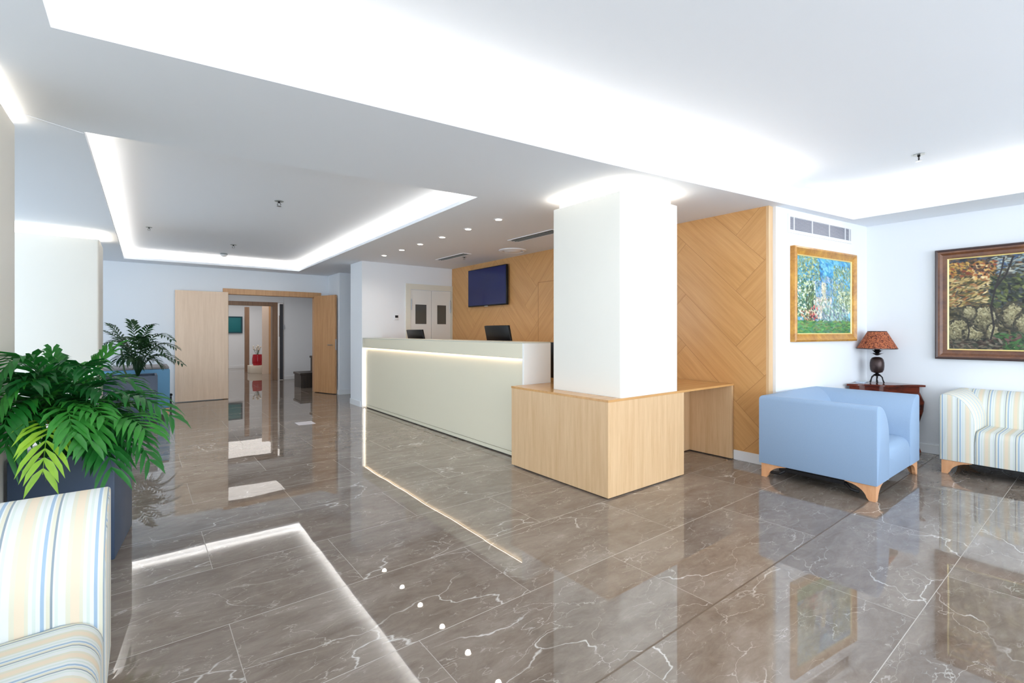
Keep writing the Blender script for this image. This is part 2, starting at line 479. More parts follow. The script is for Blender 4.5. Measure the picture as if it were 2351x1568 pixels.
w = link('wall_veneered', bm, [M['herring'], M['oak_frame'], M['groove']]); struct(w)
mbox('panel_groove', XW - 0.002, XW, Y0w, Y1w, 0.095, ZC, M['groove'], w)
eb = mbox('edge_board', XW - 0.005, XW + 0.085, 2.05, 2.075, 0.0, ZC, M['oak'], w)
# flush jib door cut into the veneer
bm = bmesh.new()
for (y0, y1, z0, z1) in ((5.35, 5.356, 0.1, 2.0), (4.45, 4.456, 0.1, 2.0), (4.45, 5.356, 2.0, 2.006)):
    box(bm, XW - 0.0052, XW - 0.0035, y0, y1, z0, z1)
link('door_joint', bm, M['groove'], w)

# wall with the swing doors, recess and far wall
wallbox('wall_swing_doors', 2.92, XW + 0.08, 7.85, 8.40)
wallbox('wall_passage', XW, XW + 0.08, 8.40, 9.71)
wallbox('wall_recess', 3.15, XW + 0.08, 9.71, YB + 0.15)
OX0, OX1, OZ = 1.24, 2.93, 2.05
bm = bmesh.new()
box(bm, XL, OX0, YB, YB + 0.15, 0, ZC + 0.3); box(bm, OX1, 3.15, YB, YB + 0.15, 0, ZC + 0.3); box(bm, OX0, OX1, YB, YB + 0.15, OZ, ZC + 0.3)
struct(link('wall_back', bm, M['wall']))

# glazed left side and front (openings with mullions)
def glazed(name, axis, at_, a0, a1, spans, sill=0.12, head=2.38):
    bm = bmesh.new()
    def bx(u0, u1, z0, z1, d0, d1):
        if axis == 'x': box(bm, at_ + d0, at_ + d1, u0, u1, z0, z1)
        else: box(bm, u0, u1, at_ + d0, at_ + d1, z0, z1)
    xs = [a0] + [v for s in spans for v in s] + [a1]
    for i in range(0, len(xs), 2): bx(xs[i], xs[i + 1], 0, ZC + 0.3, -0.15, 0)
    for s0, s1 in spans: bx(s0, s1, 0, sill, -0.15, 0); bx(s0, s1, head, ZC + 0.3, -0.15, 0)
    struct(link(name, bm, M['wall']))
    n = 1
    bm = bmesh.new()
    for s0, s1 in spans:
        k = max(2, round((s1 - s0) / 1.3))
        for i in range(k + 1):
            u = s0 + (s1 - s0) * i / k
            bx(max(s0, u - 0.03), min(s1, u + 0.03), sill, head, -0.10, -0.05)
    return bm
bm = glazed('wall_left', 'x', XL, YF, YB + 0.1, [(-2.4, 2.9), (4.0, 9.2)])
struct(link('window_1', bm, M['black_metal']))
bm = glazed('wall_front', 'y', YF, XL, 6.65, [(-2.9, 6.3)])
struct(link('window_2', bm, M['black_metal']))

# fine plaster creases where the beam meets the side ceilings
def crease(name, a, b):
    a, b = Vector(a), Vector(b); d = (b - a).normalized(); n_ = Vector((-d.y, d.x)) * 0.003
    bm = bmesh.new(); prism(bm, [tuple(a - n_), tuple(b - n_), tuple(b + n_), tuple(a + n_)], 'z', ZC - 0.003, ZC + 0.002); struct(link(name, bm, M['ceiling']))
crease('trim_2', (-0.275, 3.83), (-0.565, 3.66))
# skirting boards
def skirt(name, x0, x1, y0, y1, h=0.095): struct(mbox(name, x0, x1, y0, y1, 0, h, M['base'], bev=0.003, seg=1))
skirt('baseboard_right', XR - 0.014, XR, YF, 1.775)
skirt('baseboard_veneered', XW - 0.016, XW, 2.05, 2.385)
bm = bmesh.new(); q = [A0, A1, A1 + nrm * 0.014, A0 + nrm * 0.014]; prism(bm, [tuple(p) for p in q], 'z', 0, 0.095)
struct(link('baseboard_slanted', bm, M['base']))
bm = bmesh.new(); box(bm, 2.906, 2.92, 7.905, 8.414, 0, 0.095); box(bm, 2.906, 3.4, 8.40, 8.414, 0, 0.095)
struct(link('baseboard_pier', bm, M['base']))
bm = bmesh.new(); box(bm, 3.15, XW, 9.696, 9.71, 0, 0.095); box(bm, 3.136, 3.15, 9.696, YB, 0, 0.095); box(bm, XL, OX0 - 0.06, YB - 0.014, YB, 0, 0.095)
struct(link('baseboard_back', bm, M['base']))

# ------------------------------------------------------------------ columns with glowing necks
def column(name, x0, x1, y0, y1, z0, top, label, group=None):
    r = empty(name, label, 'column', ((x0 + x1) / 2, (y0 + y1) / 2, z0), 0, group)
    hx, hy = (x1 - x0) / 2, (y1 - y0) / 2
    bm = bmesh.new()
    vs = []
    fs = box(bm, -hx, hx, -hy, hy, 0, top - z0)
    es = [e for e in bm.edges if abs(e.verts[0].co.z - e.verts[1].co.z) > 0.5]
    bmesh.ops.bevel(bm, geom=es, offset=0.022, segments=4, profile=0.5, affect='EDGES')
    link('shaft', bm, M['column'], r, True)
    g = 0.045
    mbox('neck', -hx + g, hx - g, -hy + g, hy - g, top - z0, ZC - z0, M['column'], r)
    bm = bmesh.new(); zt = top - z0; s = 0.012
    for (a, b, c, d) in ((-hx + .015, hx - .015, -hy + .015, -hy + .015 + s), (-hx + .015, hx - .015, hy - .015 - s, hy - .015),
                         (-hx + .015, -hx + .015 + s, -hy + .03, hy - .03), (hx - .015 - s, hx - .015, -hy + .03, hy - .03)):
        box(bm, a, b, c, d, zt, zt + 0.006)
    link('led_strip', bm, M['led'], r)
    return r
def col_lights(x0, x1, y0, y1, top, w):
    z = top + 0.012
    for (px, py, L, a) in (((x0 + x1) / 2, y0 + .02, x1 - x0, 0), ((x0 + x1) / 2, y1 - .02, x1 - x0, 0), (x0 + .02, (y0 + y1) / 2, y1 - y0, math.pi / 2), (x1 - .02, (y0 + y1) / 2, y1 - y0, math.pi / 2)):
        o = area('column_light', (px, py, z), (0, 0, 1), L - 0.05, 0.02, w * L, WARM); o.rotation_euler = (math.pi, 0, a)
column('column', 2.935, 3.70, 2.388, 3.17, 0.753, 2.366, 'square white column rising from the oak desk, glowing at its top')
column('column', -1.32, -0.56, 3.06, 3.83, 0.0, 2.42, 'white column cut off by the left edge of the picture')
column('column', -1.16, -0.397, 7.45, 8.20, 0.0, 2.36, 'white column behind the near palm, before the far end wall')
col_lights(2.935, 3.70, 2.388, 3.17, 2.366, 1.3)
col_lights(-1.32, -0.56, 3.06, 3.83, 2.42, 2.2)
col_lights(-1.16, -0.397, 7.45, 8.20, 2.36, 1.6)

# ------------------------------------------------------------------ reception counter
cr = empty('reception_counter', 'long cream reception counter with a warm light line under its top band', 'counter', (2.93, 3.36, 0))
def cb(name, x0, x1, y0, y1, z0, z1, m, bev=0.0, parent=None): return mbox(name, x0 - 2.93, x1 - 2.93, y0 - 3.36, y1 - 3.36, z0, z1, m, parent or cr, bev, 1)
YE = 7.84
cb('front_panel', 2.965, 3.05, 3.60, 7.80, 0.055, 1.03, M['cream'], 0.002)
cb('plinth', 2.968, 3.05, 3.60, 7.80, 0.012, 0.05, M['cream'])
cb('shadow_gap', 2.985, 3.05, 3.60, 7.80, 0.0, 0.012, M['darkgap'])
cb('top_band', 2.93, 3.28, 3.6005, YE, 1.005, 1.155, M['cream'], 0.002)
cb('counter_top', 2.928, 3.285, 3.578, YE, 1.155, 1.166, M['creamtop'], 0.002)
cb('end_panel', 2.93, 3.285, 3.575, 3.60, 0.0, 1.155, M['white_lacquer'], 0.002)
cb('back_panel', 3.255, 3.28, 3.60, 7.82, 0.0, 1.005, M['white_lacquer'])
cb('staff_desk', 3.28, 3.95, 3.60, 7.80, 0.72, 0.75, M['oaktop'])
cb('led_strip', 2.952, 2.960, 3.62, 7.80, 1.0025, 1.0049, M['led'])
def strip_light(name, loc, xaxis, direction, length, width, power, color):
    o = area(name, loc, direction, length, width, power, color)
    X = Vector(xaxis).normalized(); Z = -Vector(direction).normalized(); Y = Z.cross(X)
    o.rotation_euler = Matrix((X, Y, Z)).transposed().to_euler()
    return o
strip_light('counter_light', (2.950, 5.71, 1.001), (0, 1, 0), (0.3, 0, -1), 4.16, 0.008, 1.5, (1.0, 0.76, 0.56))
strip_light('counter_end_light', (2.957, 7.838, 0.5), (0, 0, 1), (0.3, -1, 0), 0.95, 0.02, 1.6, (1.0, 0.92, 0.82))
cb('end_led_strip', 2.945, 2.962, 7.806, 7.842, 0.03, 0.995, M['led'])

# monitors on the staff desk, backs to the lobby
def monitor(label, x, y0, y1, ztop, lean):
    r = empty('computer_monitor', label, 'monitor', (x, (y0 + y1) / 2, 0.75))
    hw = (y1 - y0) / 2
    bm = bmesh.new(); box(bm, -0.018, 0.018, -hw, hw, -0.33, 0, 0.006, 2)
    bmesh.ops.transform(bm, matrix=Matrix.Translation((0, 0, ztop - 0.75)) @ Matrix.Rotation(lean, 4, 'Y'), verts=bm.verts)
    link('screen_case', bm, M['black'], r, True)
    bm = bmesh.new(); box(bm, 0.03, 0.07, -0.03, 0.03, 0.01, ztop - 0.90); link('stand', bm, M['black'], r)
    bm = bmesh.new(); box(bm, -0.09, 0.13, -0.12, 0.12, 0.0, 0.014, 0.004, 1); link('stand_base', bm, M['black'], r, True)
    return r
monitor('small black monitor behind the counter, before the white swing doors', 3.44, 6.68, 7.22, 1.302, -0.22)
monitor('black monitor behind the counter, below the wall television', 3.44, 4.48, 4.97, 1.345, -0.22)
tw = empty('computer_tower', 'black computer case glimpsed between counter end and column', 'computer', (3.75, 3.86, 0.75))
bm = bmesh.new(); box(bm, -0.10, 0.10, -0.20, 0.20, 0, 0.40, 0.008, 2); link('case', bm, M['black'], tw, True)
bm = bmesh.new(); box(bm, -0.08, 0.08, -0.204, -0.20, 0.05, 0.36); link('front_panel', bm, M['black_metal'], tw)

# ------------------------------------------------------------------ oak desk around the column
dk = empty('reception_desk', 'light oak box desk wrapped around the column, with a lower wing to the veneered wall', 'desk', (2.775, 2.382, 0))
def db(name, x0, x1, y0, y1, z0, z1, m, bev=0.0015): return mbox(name, x0 - 2.775, x1 - 2.775, y0 - 2.382, y1 - 2.382, z0, z1, m, dk, bev, 1)
db('side_panel', 2.775, 2.795, 2.384, 3.57, 0.010, 0.735, M['oak'])
db('front_panel', 2.778, 3.782, 2.382, 2.402, 0.010, 0.735, M['oak'])
db('inner_panel', 3.762, 3.782, 2.402, 2.845, 0.010, 0.735, M['oak'])
db('back_panel', 3.782, 4.64, 2.845, 2.865, 0.010, 0.735, M['oak'])
db('end_panel', 4.622, 4.652, 2.384, 2.845, 0.010, 0.735, M['oak'])
db('plinth', 2.80, 3.76, 2.41, 3.56, 0.0, 0.010, M['darkgap'], 0)
db('plinth', 4.628, 4.648, 2.40, 2.84, 0.0, 0.010, M['darkgap'], 0)
# top : a frame of boards around the column plus the wing
bm = bmesh.new()
X0, Yd = 2.775, 2.382
for (a, b, c, d) in ((2.773, 4.655, 2.380, 2.3865), (2.773, 2.933, 2.3865, 3.573), (3.702, 4.655, 2.3865, 3.40), (2.933, 3.702, 3.172, 3.573)):
    box(bm, a - X0, b - X0, c - Yd, d - Yd, 0.735, 0.753)
bmesh.ops.remove_doubles(bm, verts=bm.verts, dist=0.0001)
link('desk_top', bm, M['oaktop'], dk)

# ------------------------------------------------------------------ television
tv = empty('television', 'flat black television on the veneered wall behind the counter', 'television', (XW, 6.61, 2.03))
bm = bmesh.new(); box(bm, -0.075, -0.035, -0.565, 0.565, -0.325, 0.325, 0.008, 2); link('bezel', bm, M['black'], tv, True)
bm = bmesh.new(); box(bm, -0.0765, -0.0750, -0.55, 0.55, -0.305, 0.312); link('screen', bm, M['screen'], tv)
bm = bmesh.new(); box(bm, -0.035, -0.006, -0.2, 0.2, -0.2, 0.2); link('wall_bracket', bm, M['black_metal'], tv)
bm = bmesh.new(); box(bm, -0.078, -0.07, -0.05, 0.05, -0.335, -0.322); link('sensor_strip', bm, M['chrome'], tv)

# ------------------------------------------------------------------ white swing doors
sd = empty('door_1', 'white double swing doors with dark vision panes beside the veneered wall', 'door', (4.19, 7.85, 0)); 
fr = bmesh.new()
box(fr, -0.48, -0.39, -0.022, 0, 0, 2.13); box(fr, 0.445, 0.475, -0.022, 0, 0, 2.13); box(fr, -0.39, 0.445, -0.022, 0, 2.03, 2.13)
link('door_frame', fr, M['trim_white'], sd)
for (x0, x1, wx0, wx1, hx) in ((-0.385, 0.028, -0.295, -0.075, -0.375), (0.034, 0.44, 0.15, 0.335, 0.425)):
    bm = bmesh.new(); box(bm, x0, x1, -0.014, -0.001, 0.01, 2.022, 0.002, 1); lf = link('leaf_panel', bm, M['door_white'], sd)
    bm = bmesh.new(); box(bm, wx0, wx1, -0.0165, -0.012, 1.41, 1.762); link('vision_pane', bm, M['glass_dark'], lf)
    bm = bmesh.new(); box(bm, hx - 0.006, hx + 0.006, -0.032, -0.014, 1.62 if hx > 0 else 1.66, 1.86, 0.003, 1); link('hinge', bm, M['chrome'], lf)
struct(sd)
th = empty('thermostat', 'small white thermostat with black display on the white wall', 'thermostat', (3.53, 7.85, 1.52))
bm = bmesh.new(); box(bm, -0.042, 0.042, -0.02, 0, -0.045, 0.045, 0.004, 2); link('case', bm, M['thermo'], th, True)
bm = bmesh.new(); box(bm, -0.026, 0.03, -0.022, -0.019, -0.005, 0.036); link('display', bm, M['black'], th)

# ------------------------------------------------------------------ far double doors
d1 = empty('door_2', 'oak frame around the open double doorway in the far wall', 'door frame', (2.085, YB, 0))
bm = bmesh.new()
box(bm, OX0 - 2.085 - 0.03, OX1 - 2.085 + 0.07, -0.03, 0.16, 1.985, 2.09, 0.002, 1); link('head', bm, M['oak_frame'], d1)
for x0, x1 in ((OX0 - 2.085 - 0.03, OX0 - 2.085 + 0.06), (OX1 - 2.085 - 0.06, OX1 - 2.085 + 0.03)):
    bm = bmesh.new(); box(bm, x0, x1, -0.03, 0.16, 0, 1.985, 0.002, 1); link('jamb', bm, M['oak_frame'], d1)
DN = 2
def leaf_door(label, hinge, ang, w, m, hard=True):
    global DN; DN += 1
    r = empty('door_%d' % DN, label, 'door', (hinge[0], hinge[1], 0), ang)
    bm = bmesh.new(); box(bm, 0, w, -0.022, 0.022, 0.012, 2.015, 0.002, 1); link('panel', bm, m, r)
    if hard:
        bm = bmesh.new(); tube(bm, [(w - 0.07, -0.022, 1.0), (w - 0.07, -0.065, 1.0), (w - 0.17, -0.065, 1.0)], 0.009, 8); link('handle', bm, M['chrome'], r, True)
        bm = bmesh.new(); box(bm, w, w + 0.003, -0.012, 0.012, 0.90, 1.12); link('lock_plate', bm, M['chrome'], r)
    return r
leaf_door('pale oak door leaf folded back flat against the far wall', (1.29, YB - 0.06), math.pi, 0.82, M['oak_pale'], False)
leaf_door('oak door leaf standing half open, right of the far doorway', (2.87, YB - 0.03), math.atan2(-0.62, 0.235), 0.665, M['oak_frame'])  # mate of the pale leaf; its shading is put into this darker oak colour
for q in (d1, bpy.data.objects['door_3'], bpy.data.objects['door_4']): struct(q)
ds = empty('door_stop', 'short black stand at the foot of the folded-back door leaf', 'door stop', (0.40, 10.12, 0))
bm = bmesh.new(); lathe(bm, [(0, 0), (0.03, 0), (0.03, 0.012), (0.014, 0.02), (0.014, 0.15), (0, 0.15)], 16); link('post', bm, M['black'], ds, True)
bm = bmesh.new(); lathe(bm, [(0, 0.15), (0.018, 0.158), (0.026, 0.178), (0.018, 0.198), (0, 0.205)], 16); link('knob', bm, M['black'], ds, True)

# ------------------------------------------------------------------ corridor and rooms beyond
YC = YB + 0.15
bm = bmesh.new(); box(bm, 0.2, 5.2, YC, 20.0, 2.44, 2.54); struct(link('ceiling_corridor', bm, M['ceiling']))
wallbox('wall_corridor_left', 0.2, 0.35, YC, 20.0)
wallbox('wall_corridor_right', 3.75, 3.90, YC, 13.70)
bm = bmesh.new()
box(bm, 2.98, 3.75, 13.66, 13.80, 0, 2.44); box(bm, 0.35, 1.0, 13.70, 13.84, 0, 2.44); box(bm, 1.0, 2.98, 13.70, 13.84, 2.03, 2.44)
struct(link('wall_corridor_cross', bm, M['wall']))
skirt('baseboard_corridor', 2.98, 3.75, 13.646, 13.66)
wallbox('wall_far_room', 0.35, 5.2, 19.0, 19.12)
wallbox('wall_far_room_right', 3.75, 3.87, 13.84, 19.0)
skirt('baseboard_far_room', 0.35, 3.75, 18.985, 19.0)
d2 = empty('door_5', 'brown wooden frame of the second doorway down the corridor', 'door frame', (1.95, 13.70, 0))
bm = bmesh.new(); box(bm, -0.98, 0.88, -0.03, 0.17, 1.94, 2.04, 0.002, 1); link('head', bm, M['oak_dark'], d2)
bm = bmesh.new(); box(bm, 0.75, 0.88, -0.03, 0.17, 0, 1.94, 0.002, 1); link('jamb', bm, M['oak_dark'], d2)
bm = bmesh.new(); box(bm, -0.98, -0.87, -0.03, 0.17, 0, 1.94, 0.002, 1); link('jamb', bm, M['oak_dark'], d2)
dd = empty('door_6', 'narrow dark door edge beside the second doorway down the corridor', 'door', (2.90, 13.64, 0))
bm = bmesh.new(); box(bm, -0.03, 0.05, -0.02, 0.02, 0.01, 2.0, 0.002, 1); link('panel', bm, mat('dark_grey_door_edge', srgb(58, 60, 66), 0.4), dd)
bm = bmesh.new(); box(bm, 0.052, 0.09, -0.02, 0.0, 1.33, 1.45, 0.002, 1); link('latch', bm, M['chrome'], dd)
cab = tag(mbox('trim_1', 2.57, 2.69, 16.98, 17.10, 0, 2.05, M['oak_dark']), 'thin dark wooden post of the third doorway, farthest down the corridor', 'door frame')
bp = empty('door_7', 'pale oak door seen edge-on inside the second doorway', 'door', (3.0, 15.9, 0))
bm = bmesh.new(); box(bm, -0.14, 0.04, -0.02, 0.02, 0, 2.04); link('panel', bm, mat('pale_beige_door', srgb(226, 204, 186), 0.4), bp)
bm = bmesh.new(); box(bm, 0.04, 0.15, -0.03, 0.03, 0, 2.04); link('post', bm, M['oak_frame'], bp)
for q in (d2, dd, bp, cab): struct(q)
tag(mbox('wall_picture', 1.85, 2.78, 18.95, 18.98, 1.26, 1.78, M['teal'], bev=0.004), 'small teal picture on the farthest white wall', 'picture')
tp = bpy.data.objects['wall_picture']
bm = bmesh.new()
for (x0, x1, z0, z1) in ((2.74, 2.79, 1.22, 1.80), (1.83, 1.88, 1.22, 1.80), (1.88, 2.74, 1.22, 1.26), (1.88, 2.74, 1.76, 1.80)): box(bm, x0, x1, 18.94, 18.955, z0, z1)
bmesh.ops.remove_doubles(bm, verts=bm.verts, dist=0.0005)
link('frame', bm, mat('dark_teal_frame', srgb(14, 70, 84), 0.5), tp)
tag(mbox('stone_bench', 2.60, 3.02, 16.3, 16.75, 0.0, 0.23, M['stone_white'], bev=0.006), 'low pale stone ledge under the red pot at the corridor end', 'bench')
rp = empty('red_pot', 'glossy red pot on the pale ledge at the corridor end', 'pot', (2.84, 16.5, 0.23))
bm = bmesh.new(); lathe(bm, [(0, 0), (0.12, 0), (0.145, 0.06), (0.15, 0.2), (0.13, 0.33), (0.12, 0.335), (0.12, 0.3), (0, 0.3)], 24); link('bowl', bm, M['red'], rp, True)
fl = empty('flowers', 'pale flowers standing in the red pot at the corridor end', 'flowers', (2.84, 16.5, 0.53))
bm = bmesh.new()
for k in range(12):
    a = k * 2.4; r = 0.02 + 0.012 * (k % 5); tube(bm, [(0, 0, 0), (r * math.cos(a), r * math.sin(a), 0.10), (1.7 * r * math.cos(a), 1.7 * r * math.sin(a), 0.16 + 0.012 * k)], 0.004, 5)
link('stems', bm, M['stem'], fl)
bm = bmesh.new()
for k in range(12):
    a = k * 2.4; r = 1.7 * (0.02 + 0.012 * (k % 5)); bmesh.ops.create_icosphere(bm, subdivisions=1, radius=0.028, matrix=Matrix.Translation((r * math.cos(a), r * math.sin(a), 0.17 + 0.012 * k)))
link('blossoms', bm, M['stone_white'], fl, True)
pm = tag(mbox('dark_picture', 3.70, 3.735, 17.2, 17.7, 1.1, 1.82, M['oak_dark'], bev=0.004), 'narrow dark picture on the side wall past the third doorway', 'picture')
sp_ = empty('corridor_steps', 'dark wooden steps half hidden by the open door leaf', 'steps', (2.80, 11.3, 0))
for k, (x0, z0, z1, d) in enumerate(((0.0, 0.0, 0.34, 0.62), (0.36, 0.34, 0.70, 0.62))):
    bm = bmesh.new(); box(bm, x0 + 0.02, 0.94, 0.02, d - 0.02, z0, z1 - 0.05); link('riser', bm, M['dark_wood'], sp_)
    bm = bmesh.new(); box(bm, x0, 0.945, 0, d, z1 - 0.05, z1, 0.005, 1); link('tread', bm, M['dark_wood'], sp_)
area('corridor_light', (1.9, 12.0, 2.42), (0, 0, -1), 1.5, 2.0, 14, (1.0, 0.95, 0.90))
area('corridor_light', (2.2, 16.4, 2.42), (0, 0, -1), 2.4, 4.0, 38, (1.0, 0.94, 0.88))

# ------------------------------------------------------------------ ceiling fittings
for k, y in enumerate((7.076, 6.44, 5.86, 5.26, 4.66, 4.064)):
    lab = ['farthest small round downlight over the counter, nearest the swing doors', 'second downlight from the swing doors, above the counter',
           'third downlight from the swing doors, above the counter', 'fourth downlight from the swing doors, above the counter',
           'fifth downlight from the swing doors, above the counter', 'nearest and largest-looking downlight over the counter, beside the column'][k]
    r = empty('downlight', lab, 'ceiling light', (2.985, y, ZC), 0, 'downlights over the counter')
    bm = bmesh.new(); lathe(bm, [(0.034, -0.001), (0.037, -0.006), (0.048, -0.006), (0.052, 0.0)], 28); link('trim_ring', bm, M['grille'], r, True)
    bm = bmesh.new(); lathe(bm, [(0, -0.0045), (0.034, -0.0045), (0.034, -0.001)], 24); link('lamp', bm, M['lamp_lit'], r)
    l = bpy.data.lights.new('downlight_beam', 'SPOT'); l.energy = 13; l.color = (1.0, 0.88, 0.76); l.spot_size = math.radians(150); l.spot_blend = 0.6; l.shadow_soft_size = 0.03
    lo = bpy.data.objects.new('downlight_beam', l); C.objects.link(lo); lo.location = (2.985, y, ZC - 0.012)

def vent(label, x0, x1, y0, y1):
    r = empty('ceiling_vent', label, 'air vent', ((x0 + x1) / 2, (y0 + y1) / 2, ZC))
    hx, hy = (x1 - x0) / 2, (y1 - y0) / 2
    bm = bmesh.new(); b = 0.016
    for q in ((-hx - b, -hx, -hy - b, hy + b), (hx, hx + b, -hy - b, hy + b), (-hx, hx, -hy - b, -hy), (-hx, hx, hy, hy + b)): box(bm, *q, -0.008, 0)
    link('frame', bm, M['grille'], r)
    bm = bmesh.new(); box(bm, -hx, hx, -hy, hy, -0.002, 0); link('cavity', bm, M['vent_dark'], r)
    for i in range(2):
        bm = bmesh.new(); x = -hx + (i + 1) * 2 * hx / 3; box(bm, x - 0.006, x + 0.006, -hy, hy, -0.010, -0.002); link('slat', bm, M['vent_slat'], r)
vent('long slot vent over the counter nearer the swing doors', 3.84, 3.96, 6.13, 6.95)
vent('long slot vent over the counter, beside the column top', 3.77, 3.92, 4.08, 4.90)
r = empty('round_diffuser', 'round white air diffuser in the ceiling before the television', 'air vent', (4.28, 5.48, ZC))
bm = bmesh.new(); lathe(bm, [(0.20, 0), (0.20, -0.012), (0.165, -0.022), (0.15, -0.008), (0.15, 0)], 40); link('ring', bm, M['grille'], r, True)
bm = bmesh.new(); lathe(bm, [(0, -0.03), (0.10, -0.028), (0.125, -0.012), (0.10, 0)], 40); link('centre_disc', bm, M['grille'], r, True)

def sprinkler(label, x, y, z, s=1.0):
    r = empty('sprinkler', label, 'sprinkler', (x, y, z))
    bm = bmesh.new(); lathe(bm, [(0, -0.004), (0.042 * s, -0.004), (0.045 * s, 0)], 24); link('cover_plate', bm, M['vent_slat'], r, True)
    bm = bmesh.new(); lathe(bm, [(0.010 * s, 0), (0.010 * s, -0.02 * s), (0, -0.02 * s)], 12)
    for a in (0, math.pi): tube(bm, [(0.010 * s * math.cos(a), 0, -0.02 * s), (0.018 * s * math.cos(a), 0, -0.035 * s), (0.004 * s * math.cos(a), 0, -0.052 * s)], 0.003 * s, 6)
    link('body', bm, M['bronze2'], r, True)
    bm = bmesh.new(); lathe(bm, [(0, -0.052 * s), (0.022 * s, -0.052 * s), (0.022 * s, -0.055 * s), (0, -0.055 * s)], 16); link('deflector', bm, M['chrome'], r, True)
sprinkler('sprinkler in the nearer half of the small lit ceiling recess', 1.13, 5.40, 2.63)
sprinkler('sprinkler at the far end of the small lit ceiling recess, beside the smoke detector', 1.134, 8.55, 2.63)
sprinkler('small sprinkler in the ceiling near the left light strip of the recess', 0.076, 7.79, 2.63, 0.8)
sprinkler('sprinkler in the big lit ceiling recess at upper right', 5.09, 1.04, 2.74)
sprinkler('tiny sprinkler beside the slot vent over the counter', 4.056, 6.445, ZC, 0.8)
r = empty('smoke_detector', 'white smoke detector at the far end of the small ceiling recess', 'smoke detector', (1.13, 9.62, 2.63))
bm = bmesh.new(); lathe(bm, [(0.055, 0), (0.06, -0.02), (0, -0.02)], 24); link('base', bm, M['vent_slat'], r, True)
bm = bmesh.new(); lathe(bm, [(0.052, -0.02), (0.048, -0.042), (0.02, -0.055), (0, -0.055)], 24); link('cover', bm, M['thermo'], r, True)
fp = tag(mbox('floor_box', 1.68, 1.90, 6.86, 7.08, 0.0, 0.004, M['plate'], bev=0.0015, seg=1), 'small pale cover plate let into the marble floor', 'floor plate')

# ------------------------------------------------------------------ grille and paintings
def wall_empty(name, label, cat, s, z): 
    p = A0 + e * s
    return empty(name, label, cat, (p.x, p.y, z), math.atan2(e.y, e.x))
g = wall_empty('wall_grille', 'white slatted air grille high on the wall above the blue-green painting', 'air vent', 0.805, 2.325)
bm = bmesh.new(); hw, hh, b = 0.585, 0.064, 0.028
for q in ((-hw - b, hw + b, hh, hh + b), (-hw - b, hw + b, -hh - b, -hh), (-hw - b, -hw, -hh, hh), (hw, hw + b, -hh, hh)): box(bm, q[0], q[1], -0.010, 0, q[2], q[3])
link('frame', bm, M['grille'], g)
bm = bmesh.new(); box(bm, -hw, hw, -0.002, 0, -hh, hh); link('cavity', bm, M['grille_back'], g)
for k in (-0.5, -0.18, 0.14, 0.46, 0.56):
    bm = bmesh.new(); x = k * hw / 0.6 * 1.05 if abs(k) < 0.55 else 0.56; box(bm, x - 0.006, x + 0.006, -0.009, -0.001, -hh, hh); link('divider', bm, M['grille'], g)
for k in range(10):
    z = -hh + (k + 0.5) * 2 * hh / 10
    bm = bmesh.new(); quad(bm, [(-hw, -0.007, z - 0.004), (hw, -0.007, z - 0.004), (hw, -0.0015, z + 0.005), (-hw, -0.0015, z + 0.005)])
    quad(bm, [(-hw, -0.0062, z - 0.0045), (hw, -0.0062, z - 0.0045), (hw, -0.0007, z + 0.0045), (-hw, -0.0007, z + 0.0045)])
    link('slat', bm, M['grille_slat'], g)

def frame_ring(bm, hw, hh, prof, mi=None):
    """prof: list of (inset, height) ; mitred ring"""
    n = len(prof); rings = []
    for (ins, h) in prof:
        rings.append([bm.verts.new(p) for p in ((-hw + ins, -h, -hh + ins), (hw - ins, -h, -hh + ins), (hw - ins, -h, hh - ins), (-hw + ins, -h, hh - ins))])
    for a, b in zip(rings, rings[1:]):
        for k in range(4): bm.faces.new((a[k], a[(k + 1) % 4], b[(k + 1) % 4], b[k]))

def canvas(parent, w, h, nx, nz, img, y):
    """img: (nz, nx, 3) sRGB 0..255, row 0 at top"""
    me = bpy.data.meshes.new('canvas')
    xs = np.linspace(-w / 2, w / 2, nx); zs = np.linspace(h / 2, -h / 2, nz)
    X, Z = np.meshgrid(xs, zs); V = np.stack([X.ravel(), np.full(X.size, y), Z.ravel()], 1)
    i = np.arange(nx * nz).reshape(nz, nx)
    Fq = np.stack([i[1:, :-1].ravel(), i[1:, 1:].ravel(), i[:-1, 1:].ravel(), i[:-1, :-1].ravel()], 1)
    me.from_pydata(V.tolist(), [], Fq.tolist())
    ca = me.color_attributes.new('paint', 'FLOAT_COLOR', 'POINT')
    c = np.clip(img.reshape(-1, 3) / 255.0, 0, 1); lin = np.where(c <= 0.04045, c / 12.92, ((c + 0.055) / 1.055) ** 2.4)
    ca.data.foreach_set('color', np.concatenate([lin, np.ones((len(lin), 1))], 1).astype(np.float32).ravel())
    me.materials.append(M['canvas'])
    o = bpy.data.objects.new('canvas', me); C.objects.link(o); o.parent = parent
    return o

